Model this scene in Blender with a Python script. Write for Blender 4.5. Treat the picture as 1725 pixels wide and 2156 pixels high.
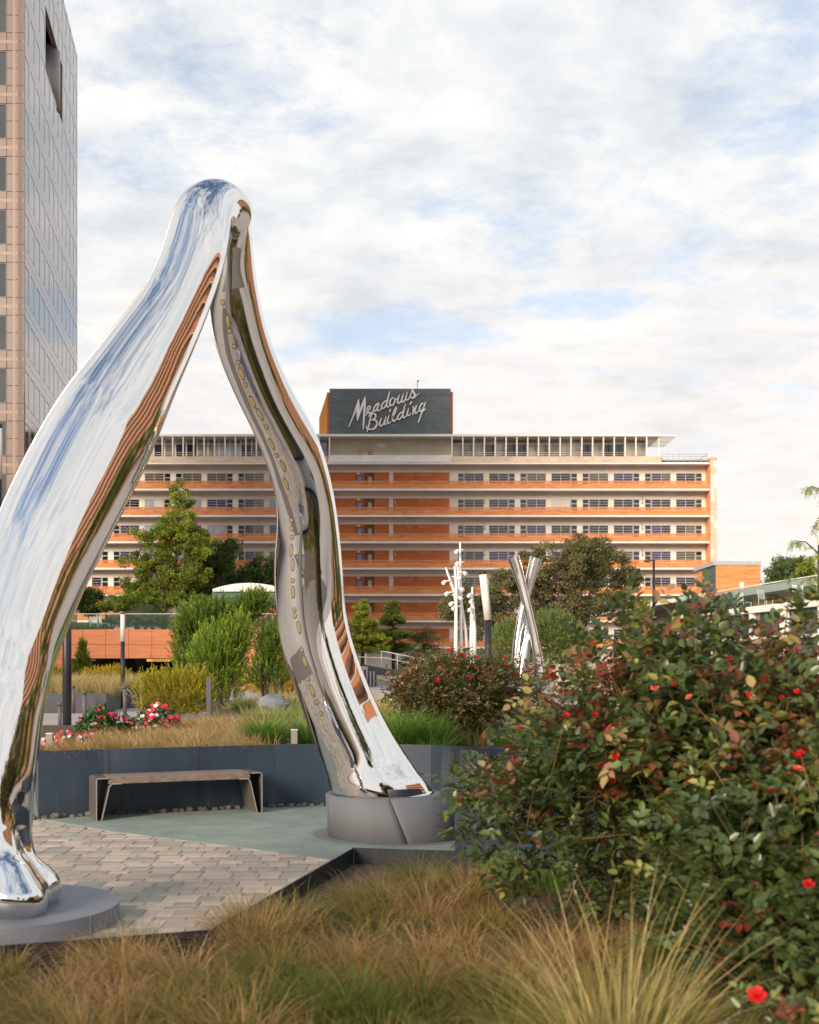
import bpy, math, random
import numpy as np
from mathutils import Vector, Matrix

scene = bpy.context.scene
for o in list(bpy.data.objects):
    bpy.data.objects.remove(o)
R = random.Random(11)
NR = np.random.default_rng(11)
rad = math.radians

# ------------------------------------------------------------------ camera
EYE = 1.62
FPX, PCX, HOR = 2515.0, 862.5, 1400.0          # survey of the photograph: focal length, principal point, horizon
cam_d = bpy.data.cameras.new('camera')
cam = bpy.data.objects.new('camera', cam_d)
scene.collection.objects.link(cam)
cam.location = (0, 0, EYE)
cam.rotation_euler = (rad(90), 0, 0)
cam_d.sensor_fit = 'HORIZONTAL'
cam_d.sensor_width = 36
cam_d.lens = 36 * FPX / 1725
cam_d.shift_y = (HOR - 1078) / 1725
cam_d.clip_start = 0.05
cam_d.clip_end = 6000
cam_d.dof.use_dof = True
cam_d.dof.focus_distance = 18.0
cam_d.dof.aperture_fstop = 3.8
scene.camera = cam

# ------------------------------------------------------------------ sky, sun, exposure
SUN_EL, SUN_AZ = rad(18), rad(216)     # azimuth clockwise from +Y
world = bpy.data.worlds.new('World')
scene.world = world
world.use_nodes = True


class NT:
    """small helper for node trees"""
    def __init__(self, tree):
        self.t = tree
        self.t.nodes.clear()

    def n(self, kind, **kw):
        nd = self.t.nodes.new(kind)
        for k, v in kw.items():
            setattr(nd, k, v)
        return nd

    def l(self, a, b):
        self.t.links.new(a, b)

    def put(self, sock, val):
        if isinstance(val, bpy.types.NodeSocket):
            self.t.links.new(val, sock)
        else:
            sock.default_value = val

    def math(self, op, a, b=0.0, c=None, clamp=False):
        nd = self.n('ShaderNodeMath', operation=op, use_clamp=clamp)
        self.put(nd.inputs[0], a)
        self.put(nd.inputs[1], b)
        if c is not None:
            self.put(nd.inputs[2], c)
        return nd.outputs[0]

    def noise(self, vec, scale, detail=4, rough=0.55, dist=0.0):
        nd = self.n('ShaderNodeTexNoise')
        if vec is not None:
            self.l(vec, nd.inputs['Vector'])
        nd.inputs['Scale'].default_value = scale
        nd.inputs['Detail'].default_value = detail
        nd.inputs['Roughness'].default_value = rough
        nd.inputs['Distortion'].default_value = dist
        return nd.outputs['Fac']

    def ramp(self, fac, stops):
        nd = self.n('ShaderNodeValToRGB')
        e = nd.color_ramp.elements
        while len(e) > 1:
            e.remove(e[-1])
        e[0].position, e[0].color = stops[0][0], c4(stops[0][1])
        for p, c in stops[1:]:
            k = e.new(p)
            k.color = c4(c)
        self.l(fac, nd.inputs[0])
        return nd.outputs[0]

    def mixc(self, fac, a, b, mode='MIX'):
        nd = self.n('ShaderNodeMix', data_type='RGBA', blend_type=mode)
        self.put(nd.inputs[0], fac)
        self.put(nd.inputs[6], a if isinstance(a, bpy.types.NodeSocket) else c4(a))
        self.put(nd.inputs[7], b if isinstance(b, bpy.types.NodeSocket) else c4(b))
        return nd.outputs[2]


def c4(c):
    if isinstance(c, (int, float)):
        return (c, c, c, 1)
    return tuple(c) if len(c) == 4 else (c[0], c[1], c[2], 1)


w = NT(world.node_tree)
geo = w.n('ShaderNodeTexCoord')
sep = w.n('ShaderNodeSeparateXYZ')
w.l(geo.outputs['Generated'], sep.inputs[0])
dx, dy, dz = sep.outputs
zz = w.math('ADD', w.math('MAXIMUM', dz, 0.0), 0.10)
comb = w.n('ShaderNodeCombineXYZ')
w.l(w.math('DIVIDE', dx, zz), comb.inputs[0])
w.l(w.math('DIVIDE', dy, zz), comb.inputs[1])
cl = comb.outputs[0]
n_big = w.noise(cl, 0.85, 9, 0.60, 0.25)
n_det = w.noise(cl, 6.6, 10, 0.68, 0.2)
n_lum = w.noise(cl, 2.2, 9, 0.64, 0.2)
n_spk = w.noise(cl, 8.0, 6, 0.62, 0.2)
cover = w.math('ADD', w.math('MULTIPLY', n_big, 0.47), w.math('MULTIPLY', n_det, 0.53))
thin = w.n('ShaderNodeMapRange')                # the deck thins out overhead
thin.clamp = True
w.l(dz, thin.inputs[0])
thin.inputs[1].default_value = 0.48
thin.inputs[2].default_value = 0.80
cover = w.math('SUBTRACT', cover, w.math('MULTIPLY', thin.outputs[0], 0.13))


def gap(px, py, a, b, amt):
    """an opening in the cloud deck round one direction of the sky"""
    global cover
    v = Vector(((px - PCX) / FPX, 1, (HOR - py) / FPX)).normalized()
    ex = w.math('DIVIDE', w.math('SUBTRACT', dx, v.x), a / FPX)
    ez = w.math('DIVIDE', w.math('SUBTRACT', dz, v.z), b / FPX)
    ey = w.math('DIVIDE', w.math('SUBTRACT', dy, v.y), 0.5)
    r2 = w.math('ADD', w.math('ADD', w.math('MULTIPLY', ex, ex), w.math('MULTIPLY', ez, ez)), w.math('MULTIPLY', ey, ey))
    g = w.math('MULTIPLY', w.math('SUBTRACT', 1.0, r2, clamp=True), amt)
    cover = w.math('SUBTRACT', cover, g)


for g in ((400, 150, 420, 300, .075), (830, 690, 260, 62, .145), (1225, 640, 150, 36, .16), (1080, 470, 250, 95, .10),
          (1680, 120, 240, 260, .11), (560, 225, 190, 90, .05), (930, 425, 100, 40, .09), (640, 745, 110, 30, .09),
          (1230, 285, 70, 28, .10)):
    gap(*g)
mask = w.n('ShaderNodeMapRange')
mask.clamp = True
w.l(cover, mask.inputs[0])
mask.inputs[1].default_value = 0.335
mask.inputs[2].default_value = 0.455
veil = w.math('MULTIPLY', w.math('SUBTRACT', 1.0, thin.outputs[0]), 0.54)
skyt = w.n('ShaderNodeTexSky', sky_type='NISHITA')
skyt.sun_disc = False
skyt.sun_elevation = SUN_EL
skyt.sun_rotation = SUN_AZ
skyt.air_density = 1.0
skyt.dust_density = 0.6
skyt.ozone_density = 2.0
bg_sky = w.n('ShaderNodeBackground')
w.l(skyt.outputs[0], bg_sky.inputs[0])
bg_sky.inputs[1].default_value = 0.112
lum = w.math('ADD', w.math('MULTIPLY', n_lum, 0.72), w.math('MULTIPLY', n_spk, 0.28))
ccol = w.ramp(lum, [(0.36, (0.66, 0.71, 0.77)), (0.45, (0.80, 0.83, 0.86)), (0.53, (0.92, 0.925, 0.925)), (0.61, (1.02, 1.0, 0.975))])
hz = w.n('ShaderNodeMapRange')
hz.clamp = True
w.l(dz, hz.inputs[0])
hz.inputs[1].default_value = 0.36
hz.inputs[2].default_value = 0.05
ccol = w.mixc(w.math('MULTIPLY', hz.outputs[0], 0.85), ccol, (1.04, 0.935, 0.865))
bg_cl = w.n('ShaderNodeBackground')
w.l(ccol, bg_cl.inputs[0])
bg_cl.inputs[1].default_value = 0.55
mixs = w.n('ShaderNodeMixShader')
w.l(w.math('ADD', veil, w.math('MULTIPLY', mask.outputs[0], w.math('SUBTRACT', 1.0, veil))), mixs.inputs[0])
w.l(bg_sky.outputs[0], mixs.inputs[1])
w.l(bg_cl.outputs[0], mixs.inputs[2])
wo = w.n('ShaderNodeOutputWorld')
w.l(mixs.outputs[0], wo.inputs[0])

sun_d = bpy.data.lights.new('sun', 'SUN')
sun_d.energy = 2.8
sun_d.angle = rad(22)
sun_d.color = (1.0, 0.84, 0.66)
sun = bpy.data.objects.new('sun', sun_d)
scene.collection.objects.link(sun)
sv = Vector((math.sin(SUN_AZ) * math.cos(SUN_EL), math.cos(SUN_AZ) * math.cos(SUN_EL), math.sin(SUN_EL)))
sun.rotation_euler = sv.to_track_quat('Z', 'Y').to_euler()
sun.location = (0, 0, 60)

vs = scene.view_settings
vs.view_transform = 'Standard'
vs.look = 'None'
vs.exposure = 0.92
vs.gamma = 1.0
vs.use_curve_mapping = False
scene.cycles.max_bounces = 7
scene.cycles.diffuse_bounces = 3
scene.cycles.glossy_bounces = 5
scene.cycles.transmission_bounces = 4
scene.cycles.transparent_max_bounces = 6
scene.cycles.caustics_reflective = False
scene.cycles.caustics_refractive = False

# ------------------------------------------------------------------ survey helpers


def GX(px, D):
    return (px - PCX) / FPX * D


def GZ(py, D):
    return EYE - (py - HOR) / FPX * D


def P(px, py, D):
    return Vector((GX(px, D), D, GZ(py, D)))


def GD(py, z=0.0):
    return (EYE - z) * FPX / (py - HOR)


# ------------------------------------------------------------------ objects
def link(o):
    scene.collection.objects.link(o)
    return o


def tag(o, label=None, cat=None, group=None, kind=None):
    if label:
        o['label'] = label
    if cat:
        o['category'] = cat
    if group:
        o['group'] = group
    if kind:
        o['kind'] = kind
    return o


def thing(name, loc, label, cat, group=None):
    o = bpy.data.objects.new(name, None)
    o.empty_display_size = 0.2
    o.location = loc
    link(o)
    return tag(o, label, cat, group)


def wloc(o):
    v = Vector((0, 0, 0))
    while o is not None:
        v = v + Vector(o.location)
        o = o.parent
    return v


class G:
    """collects polygons in world coordinates, then links them as ONE mesh object"""
    def __init__(self):
        self.v, self.f, self.m, self.mi, self.sm = [], [], [], 0, []
        self.smooth = False

    def face(self, idx):
        self.f.append(idx)
        self.m.append(self.mi)
        self.sm.append(self.smooth)

    def add(self, vs, fs):
        b = len(self.v)
        self.v.extend([tuple(p) for p in vs])
        for f in fs:
            self.face(tuple(b + i for i in f))
        return self

    def box(self, x0, x1, y0, y1, z0, z1):
        vs = [(x, y, z) for z in (z0, z1) for y in (y0, y1) for x in (x0, x1)]
        return self.add(vs, [(0, 2, 3, 1), (4, 5, 7, 6), (0, 1, 5, 4), (2, 6, 7, 3), (0, 4, 6, 2), (1, 3, 7, 5)])

    def obox(self, c, ax, ay, az):
        c, ax, ay, az = Vector(c), Vector(ax), Vector(ay), Vector(az)
        vs = [c + ax * i + ay * j + az * k for k in (-1, 1) for j in (-1, 1) for i in (-1, 1)]
        return self.add(vs, [(0, 2, 3, 1), (4, 5, 7, 6), (0, 1, 5, 4), (2, 6, 7, 3), (0, 4, 6, 2), (1, 3, 7, 5)])

    def bar(self, p, q, wd, dp, up=(0, 0, 1)):
        p, q = Vector(p), Vector(q)
        d = (q - p)
        L = d.length / 2
        d.normalize()
        s = d.cross(Vector(up))
        if s.length < 1e-5:
            s = d.cross(Vector((0, 1, 0)))
        s.normalize()
        u = s.cross(d)
        return self.obox((p + q) / 2, s * wd / 2, d * L, u * dp / 2)

    def prism(self, pts, vec):
        """polygon (list of 3D points) swept along vec"""
        vec = Vector(vec)
        n = len(pts)
        a = [Vector(p) for p in pts]
        vs = a + [p + vec for p in a]
        fs = [tuple(range(n - 1, -1, -1)), tuple(range(n, 2 * n))]
        fs += [(i, (i + 1) % n, n + (i + 1) % n, n + i) for i in range(n)]
        return self.add(vs, fs)

    def tube(self, pts, rr, n=8, caps=True):
        pts = [Vector(p) for p in pts]
        if isinstance(rr, (int, float)):
            rr = [rr] * len(pts)
        rings, ref = [], None
        for i, p in enumerate(pts):
            t = (pts[min(i + 1, len(pts) - 1)] - pts[max(i - 1, 0)])
            t = t.normalized() if t.length > 1e-9 else Vector((0, 0, 1))
            if ref is None:
                ref = Vector((1, 0, 0)) if abs(t.x) < 0.9 else Vector((0, 1, 0))
            s = (ref - t * ref.dot(t))
            s.normalize()
            ref = s
            u = t.cross(s)
            rings.append([p + (s * math.cos(2 * math.pi * k / n) + u * math.sin(2 * math.pi * k / n)) * rr[i] for k in range(n)])
        b = len(self.v)
        for r in rings:
            self.v.extend([tuple(q) for q in r])
        sm = self.smooth
        self.smooth = True
        for i in range(len(rings) - 1):
            for k in range(n):
                k2 = (k + 1) % n
                self.face((b + i * n + k, b + i * n + k2, b + (i + 1) * n + k2, b + (i + 1) * n + k))
        self.smooth = sm
        if caps:
            self.face(tuple(b + k for k in range(n - 1, -1, -1)))
            e = b + (len(rings) - 1) * n
            self.face(tuple(e + k for k in range(n)))
        return self

    def lathe(self, c, prof, n=16):
        """profile [(r, z)] about the vertical through c"""
        b = len(self.v)
        for r, z in prof:
            for k in range(n):
                a = 2 * math.pi * k / n
                self.v.append((c[0] + r * math.cos(a), c[1] + r * math.sin(a), c[2] + z))
        sm = self.smooth
        self.smooth = True
        for i in range(len(prof) - 1):
            for k in range(n):
                k2 = (k + 1) % n
                self.face((b + i * n + k, b + i * n + k2, b + (i + 1) * n + k2, b + (i + 1) * n + k))
        self.smooth = sm
        self.face(tuple(b + k for k in range(n - 1, -1, -1)))
        e = b + (len(prof) - 1) * n
        self.face(tuple(e + k for k in range(n)))
        return self

    def mesh(self, name, mats, off=Vector((0, 0, 0))):
        me = bpy.data.meshes.new(name)
        me.from_pydata([(x - off[0], y - off[1], z - off[2]) for x, y, z in self.v], [], self.f)
        if not isinstance(mats, (list, tuple)):
            mats = [mats]
        for m in mats:
            me.materials.append(m)
        if len(mats) > 1:
            me.polygons.foreach_set('material_index', self.m)
        me.polygons.foreach_set('use_smooth', self.sm)
        me.update()
        return me

    def build(self, name, mats, parent=None, origin=None):
        if parent is not None:
            off, loc = wloc(parent), Vector((0, 0, 0))
        else:
            if origin is None:
                a = np.array(self.v)
                origin = ((a[:, 0].min() + a[:, 0].max()) / 2, (a[:, 1].min() + a[:, 1].max()) / 2, a[:, 2].min())
            off = loc = Vector(origin)
        o = bpy.data.objects.new(name, self.mesh(name, mats, off))
        o.parent = parent
        o.location = loc
        return link(o)


def piece(name, me, parent, at):
    """one more object that shares a mesh; 'at' in world coordinates"""
    o = bpy.data.objects.new(name, me)
    o.parent = parent
    o.location = Vector(at) - (wloc(parent) if parent is not None else Vector((0, 0, 0)))
    return link(o)


def np_mesh(name, V, F, mat, tint=None, smooth=False):
    """V (n,3) float, F (m,k) int, tint (n,) float"""
    me = bpy.data.meshes.new(name)
    V = np.ascontiguousarray(V, dtype=np.float32)
    F = np.ascontiguousarray(F, dtype=np.int32)
    m, k = F.shape
    me.vertices.add(len(V))
    me.vertices.foreach_set('co', V.ravel())
    me.loops.add(m * k)
    me.loops.foreach_set('vertex_index', F.ravel())
    me.polygons.add(m)
    me.polygons.foreach_set('loop_start', np.arange(0, m * k, k, dtype=np.int32))
    try:
        me.polygons.foreach_set('loop_total', np.full(m, k, dtype=np.int32))
    except Exception:
        pass
    if smooth:
        me.polygons.foreach_set('use_smooth', np.ones(m, dtype=bool))
    me.materials.append(mat)
    me.update(calc_edges=True)
    if tint is not None:
        at = me.attributes.new('tint', 'FLOAT', 'POINT')
        at.data.foreach_set('value', np.ascontiguousarray(tint, dtype=np.float32))
    return me


def np_obj(name, V, F, mat, tint=None, parent=None, origin=None, smooth=False):
    off = np.array(wloc(parent)) if parent is not None else np.array(origin if origin is not None else (0, 0, 0), dtype=float)
    o = bpy.data.objects.new(name, np_mesh(name, V - off, F, mat, tint, smooth))
    o.parent = parent
    if parent is None:
        o.location = off
    return link(o)


# ------------------------------------------------------------------ materials
def pbr(name, col, rough=0.7, metal=0.0, var=0.12, scale=3.0, bump=0.0, bscale=None, spec=0.5, stretch=None, ior=None, col2=None, detail=5):
    m = bpy.data.materials.new(name)
    m.use_nodes = True
    t = NT(m.node_tree)
    out = t.n('ShaderNodeOutputMaterial')
    b = t.n('ShaderNodeBsdfPrincipled')
    t.l(b.outputs[0], out.inputs[0])
    tc = t.n('ShaderNodeTexCoord')
    vec = tc.outputs['Object']
    if stretch:
        mp = t.n('ShaderNodeMapping')
        mp.inputs['Scale'].default_value = stretch
        t.l(vec, mp.inputs[0])
        vec = mp.outputs[0]
    if var > 0 or col2 is not None:
        nz = t.noise(vec, scale, detail, 0.6)
        lo = tuple(max(0, c * (1 - var)) for c in col[:3])
        hi = tuple(c * (1 + var) for c in (col2 or col)[:3])
        t.l(t.ramp(nz, [(0.32, lo), (0.68, hi)]), b.inputs['Base Color'])
    else:
        b.inputs['Base Color'].default_value = c4(col)
    b.inputs['Roughness'].default_value = rough
    b.inputs['Metallic'].default_value = metal
    b.inputs['Specular IOR Level'].default_value = spec
    if ior:
        b.inputs['IOR'].default_value = ior
    if bump > 0:
        bn = t.noise(vec, bscale or scale * 6, 5, 0.6)
        bp = t.n('ShaderNodeBump')
        bp.inputs['Strength'].default_value = bump
        bp.inputs['Distance'].default_value = 0.02
        t.l(bn, bp.inputs['Height'])
        t.l(bp.outputs[0], b.inputs['Normal'])
    return m


def leafmat(name, stops, rough=0.5, transl=0.3, spec=0.4):
    m = bpy.data.materials.new(name)
    m.use_nodes = True
    t = NT(m.node_tree)
    out = t.n('ShaderNodeOutputMaterial')
    at = t.n('ShaderNodeAttribute', attribute_name='tint')
    col = t.ramp(at.outputs['Fac'], stops)
    b = t.n('ShaderNodeBsdfPrincipled')
    t.l(col, b.inputs['Base Color'])
    b.inputs['Roughness'].default_value = rough
    b.inputs['Specular IOR Level'].default_value = spec
    if transl > 0:
        tr = t.n('ShaderNodeBsdfTranslucent')
        t.l(t.mixc(0.25, col, (0.35, 0.42, 0.05)), tr.inputs[0])
        mx = t.n('ShaderNodeMixShader')
        mx.inputs[0].default_value = transl
        t.l(b.outputs[0], mx.inputs[1])
        t.l(tr.outputs[0], mx.inputs[2])
        t.l(mx.outputs[0], out.inputs[0])
    else:
        t.l(b.outputs[0], out.inputs[0])
    return m


def glassmat(name, tint=(0.8, 0.92, 0.88), clear=0.75, rough=0.02):
    m = bpy.data.materials.new(name)
    m.use_nodes = True
    t = NT(m.node_tree)
    out = t.n('ShaderNodeOutputMaterial')
    tr = t.n('ShaderNodeBsdfTransparent')
    tr.inputs[0].default_value = c4(tint)
    b = t.n('ShaderNodeBsdfPrincipled')
    b.inputs['Base Color'].default_value = c4((0.25, 0.36, 0.33))
    b.inputs['Roughness'].default_value = rough
    mx = t.n('ShaderNodeMixShader')
    mx.inputs[0].default_value = 1 - clear
    t.l(tr.outputs[0], mx.inputs[1])
    t.l(b.outputs[0], mx.inputs[2])
    t.l(mx.outputs[0], out.inputs[0])
    return m


M = {}
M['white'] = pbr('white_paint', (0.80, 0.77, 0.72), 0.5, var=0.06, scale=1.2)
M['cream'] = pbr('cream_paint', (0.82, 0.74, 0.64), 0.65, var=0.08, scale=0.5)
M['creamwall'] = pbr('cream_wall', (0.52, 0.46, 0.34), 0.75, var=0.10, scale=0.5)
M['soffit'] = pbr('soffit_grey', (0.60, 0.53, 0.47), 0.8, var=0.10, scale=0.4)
M['frame'] = pbr('window_frame_metal', (0.66, 0.62, 0.57), 0.45, var=0.05)
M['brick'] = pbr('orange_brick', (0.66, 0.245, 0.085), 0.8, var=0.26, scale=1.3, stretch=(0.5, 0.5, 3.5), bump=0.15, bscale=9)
M['brickdeep'] = pbr('shaded_red_brick', (0.58, 0.165, 0.055), 0.8, var=0.18, scale=2.2, stretch=(0.5, 0.5, 3.5), bump=0.15, bscale=9)  # orange brick copy with wall shade in its colour; also the sign's red strips
M['orange'] = pbr('orange_paint', (0.72, 0.27, 0.04), 0.7, var=0.08, scale=0.5)
M['tile'] = pbr('orange_tile', (0.72, 0.32, 0.13), 0.6, var=0.1, scale=0.8)
M['marble'] = pbr('pink_marble', (0.66, 0.49, 0.36), 0.5, var=0.18, scale=1.0, stretch=(0.6, 0.6, 2.0), detail=8)
M['marblew'] = pbr('white_marble', (0.74, 0.69, 0.63), 0.5, var=0.10, scale=0.7, stretch=(1, 1, 3.0), detail=8)
M['teal'] = pbr('slate_panel', (0.098, 0.122, 0.128), 0.5, var=0.2, scale=0.6, stretch=(1, 1, 2))
M['bluepanel'] = pbr('blue_panel', (0.055, 0.105, 0.135), 0.55, var=0.15, scale=0.8)
M['letter'] = pbr('letter_white', (0.86, 0.80, 0.74), 0.5, var=0.03)
M['letterside'] = pbr('letter_return', (0.16, 0.09, 0.06), 0.6, var=0.1)
M['door'] = pbr('brown_door', (0.20, 0.065, 0.03), 0.55, var=0.15)
M['doorglass'] = pbr('door_glass_blue', (0.16, 0.18, 0.42), 0.12, var=0.15, scale=0.6)
M['doorglass2'] = pbr('door_glass_pale', (0.55, 0.46, 0.25), 0.2, var=0.3, scale=3)
M['pane_dark'] = pbr('pane_dark', (0.022, 0.026, 0.045), 0.06, var=0.5, scale=0.35, ior=1.7)
M['pane_navy'] = pbr('pane_navy', (0.055, 0.055, 0.14), 0.08, var=0.5, scale=0.4, ior=1.6)
M['pane_lav'] = pbr('pane_lavender_reflection', (0.36, 0.34, 0.50), 0.15, var=0.35, scale=0.35, col2=(0.42, 0.50, 0.58))  # lavender reflections on the glass, and curtains, put into the pane colour
M['pane_blind'] = pbr('pane_blind', (0.66, 0.60, 0.53), 0.4, var=0.06, stretch=(0.2, 1, 6))
M['pane_pent'] = pbr('pane_penthouse', (0.20, 0.19, 0.17), 0.10, var=0.5, scale=0.35, ior=1.6, col2=(0.34, 0.32, 0.29))
M['pane_grey'] = pbr('pane_grey', (0.115, 0.11, 0.095), 0.08, var=0.4, scale=0.3, ior=1.6)
M['greyroof'] = pbr('roof_edge_grey', (0.40, 0.41, 0.43), 0.6, var=0.08)
M['granite'] = pbr('brown_granite', (0.205, 0.140, 0.110), 0.18, var=0.14, scale=7, detail=8, spec=0.5, ior=1.75)
M['granitelight'] = pbr('pale_granite', (0.245, 0.165, 0.128), 0.35, var=0.10, scale=7, detail=8)
M['coated'] = pbr('coated_glass', (0.035, 0.035, 0.035), 0.03, var=0.2, scale=0.3, ior=2.0)
M['jointdark'] = pbr('open_joint', (0.06, 0.045, 0.04), 0.9, var=0.1)
M['darkframe'] = pbr('dark_frame', (0.075, 0.062, 0.055), 0.45, var=0.1)
M['bronze'] = pbr('bronze_column', (0.20, 0.18, 0.165), 0.35, metal=0.4, var=0.1)
M['dark'] = pbr('dark_metal', (0.022, 0.021, 0.024), 0.45, var=0.15)
M['slate'] = pbr('planter_steel', (0.030, 0.047, 0.072), 0.42, var=0.30, scale=1.3, stretch=(1, 1, 0.35), detail=7)
def stained(name, base, streak):
    m = pbr(name, base, 0.42, var=0.30, scale=1.3, stretch=(1, 1, 0.35), detail=7)
    t = m.node_tree
    b = [n for n in t.nodes if n.type == 'BSDF_PRINCIPLED'][0]
    src = b.inputs['Base Color'].links[0].from_socket
    h = NT.__new__(NT)
    h.t = t
    tc = h.n('ShaderNodeTexCoord')
    mp = h.n('ShaderNodeMapping')
    mp.inputs['Scale'].default_value = (9, 9, .55)
    h.l(tc.outputs['Object'], mp.inputs[0])
    nz = h.noise(mp.outputs[0], 1.0, 3, .5)
    bl = h.noise(tc.outputs['Object'], 1.1, 3, .5)
    f = h.ramp(h.math('MULTIPLY', nz, bl), [(.30, (0, 0, 0)), (.42, (.5, .5, .5))])
    h.l(h.mixc(f, src, streak), b.inputs['Base Color'])
    return m


M['slate'] = stained('planter_steel', (0.032, 0.049, 0.074), (0.13, 0.15, 0.17))
M['edging'] = stained('edging_steel_shaded', (0.013, 0.017, 0.025), (0.05, 0.055, 0.06))  # near-black: the shadow on the inner plate faces is put into the colour
M['rear'] = pbr('rear_paving', (0.17, 0.145, 0.125), 0.85, var=0.2, scale=1.5)
M['slate2'] = pbr('planter_grey', (0.085, 0.085, 0.10), 0.55, var=0.12)
M['pedestal'] = pbr('cast_stone', (0.225, 0.225, 0.24), 0.75, var=0.10, scale=2.0, bump=0.10, bscale=90)
M['disc'] = pbr('disc_concrete', (0.235, 0.25, 0.285), 0.55, var=0.10, scale=3, bump=0.06, bscale=60)
M['greenc'] = pbr('green_concrete', (0.265, 0.315, 0.27), 0.78, var=0.20, scale=2.4, bump=0.12, bscale=70, detail=9)
M['ground'] = pbr('pale_concrete', (0.46, 0.41, 0.365), 0.85, var=0.10, scale=0.5, detail=8)
M['joint'] = pbr('joint_sand', (0.17, 0.145, 0.12), 0.95, var=0.2, scale=20)
M['terracotta'] = pbr('terracotta_panel', (0.60, 0.215, 0.095), 0.75, var=0.16, scale=1.3, stretch=(0.35, 1, 4.0), detail=8)
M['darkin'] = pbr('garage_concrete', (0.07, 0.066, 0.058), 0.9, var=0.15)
M['yellow'] = pbr('sign_yellow', (0.80, 0.42, 0.02), 0.5, var=0.05)
M['stop'] = pbr('sign_red', (0.75, 0.07, 0.02), 0.4, var=0.05)
M['black'] = pbr('print_black', (0.015, 0.015, 0.015), 0.6, var=0)
M['bollard'] = pbr('bollard_grey', (0.125, 0.115, 0.11), 0.5, var=0.1)
M['woodpost'] = pbr('weathered_post', (0.42, 0.36, 0.30), 0.8, var=0.15, scale=5)
M['bark'] = pbr('bark', (0.085, 0.062, 0.045), 0.9, var=0.3, scale=6, bump=0.4, bscale=14)
M['cane'] = pbr('green_cane', (0.15, 0.16, 0.035), 0.6, var=0.4, scale=5, col2=(0.20, 0.09, 0.04))
M['mulch'] = pbr('mulch', (0.085, 0.055, 0.034), 0.95, var=0.55, scale=22, bump=0.6, bscale=35, detail=8)
M['thatch'] = pbr('dry_thatch', (0.22, 0.145, 0.065), 0.95, var=0.45, scale=9, bump=0.7, bscale=40, detail=8, col2=(0.25, 0.19, 0.10))
M['rock'] = pbr('river_rock', (0.10, 0.09, 0.088), 0.75, var=0.4, scale=9)
M['boulder'] = pbr('boulder', (0.20, 0.22, 0.24), 0.7, var=0.2, scale=4)
M['wood'] = pbr('bench_wood', (0.235, 0.175, 0.145), 0.65, var=0.30, scale=3.5, stretch=(0.7, 7, 9), detail=8, bump=0.15, bscale=16)
M['benchmetal'] = pbr('bench_steel', (0.155, 0.135, 0.12), 0.42, metal=0.25, var=0.10, scale=5)
M['benchedge'] = pbr('bench_edge', (0.46, 0.43, 0.40), 0.35, metal=0.3, var=0.05)
M['box'] = pbr('fixture_grey', (0.25, 0.24, 0.24), 0.5, var=0.06)
M['terglass'] = glassmat('terrace_glass', (0.86, 0.93, 0.90), 0.93)
M['bldglass'] = pbr('facade_glass', (0.085, 0.105, 0.10), 0.05, var=0.35, scale=0.4, ior=1.7)
M['kioskglass'] = pbr('green_louvre', (0.10, 0.21, 0.20), 0.25, var=0.25, scale=0.7, stretch=(0.3, 1, 6))
M['brownsoffit'] = pbr('brown_soffit', (0.22, 0.17, 0.135), 0.8, var=0.1)
M['postwhite'] = pbr('post_lens', (0.80, 0.74, 0.67), 0.45, var=0.02)
M['polewhite'] = pbr('pole_white', (0.82, 0.79, 0.77), 0.35, var=0.03)
M['lens'] = pbr('amber_lens', (0.36, 0.29, 0.135), 0.3, var=0.10, scale=40)
M['steps'] = pbr('step_stone', (0.55, 0.47, 0.40), 0.8, var=0.1)


def steel(name, rough, wob):
    m = bpy.data.materials.new(name)
    m.use_nodes = True
    t = NT(m.node_tree)
    out = t.n('ShaderNodeOutputMaterial')
    b = t.n('ShaderNodeBsdfPrincipled')
    t.l(b.outputs[0], out.inputs[0])
    b.inputs['Base Color'].default_value = (0.80, 0.785, 0.77, 1)
    b.inputs['Metallic'].default_value = 1
    b.inputs['Roughness'].default_value = rough
    tc = t.n('ShaderNodeTexCoord')
    bn = t.noise(tc.outputs['Object'], 3.2, 2, 0.4)
    bp = t.n('ShaderNodeBump')
    bp.inputs['Strength'].default_value = wob
    bp.inputs['Distance'].default_value = 0.05
    t.l(bn, bp.inputs['Height'])
    t.l(bp.outputs[0], b.inputs['Normal'])
    return m


M['steel'] = steel('mirror_steel', 0.012, 0.035)
M['chrome'] = steel('tube_steel', 0.13, 0.02)
L = {}
L['rose'] = leafmat('rose_leaf', [(0, (0.040, 0.060, 0.020)), (0.32, (0.098, 0.138, 0.042)), (0.56, (0.19, 0.235, 0.07)), (0.70, (0.42, 0.39, 0.10)), (0.80, (0.40, 0.25, 0.12)), (0.91, (0.23, 0.085, 0.045)), (1, (0.26, 0.045, 0.035))], 0.32, 0.27, 0.6)
L['rosemid'] = leafmat('rose_leaf_far', [(0, (0.06, 0.07, 0.024)), (0.40, (0.14, 0.145, 0.045)), (0.66, (0.27, 0.215, 0.085)), (0.83, (0.26, 0.15, 0.075)), (1, (0.22, 0.06, 0.045))], 0.45, 0.25, 0.5)
L['petal'] = leafmat('rose_petal', [(0, (0.55, 0.008, 0.012)), (0.8, (0.80, 0.02, 0.025)), (1, (0.85, 0.16, 0.10))], 0.5, 0.25, 0.3)
L['pink'] = leafmat('pink_petal', [(0, (0.72, 0.03, 0.12)), (0.5, (0.80, 0.05, 0.10)), (0.75, (0.82, 0.30, 0.38)), (1, (0.85, 0.72, 0.70))], 0.6, 0.2, 0.2)
L['vinca'] = leafmat('vinca_leaf', [(0, (0.018, 0.06, 0.014)), (1, (0.06, 0.16, 0.03))], 0.35, 0.2, 0.5)
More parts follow.
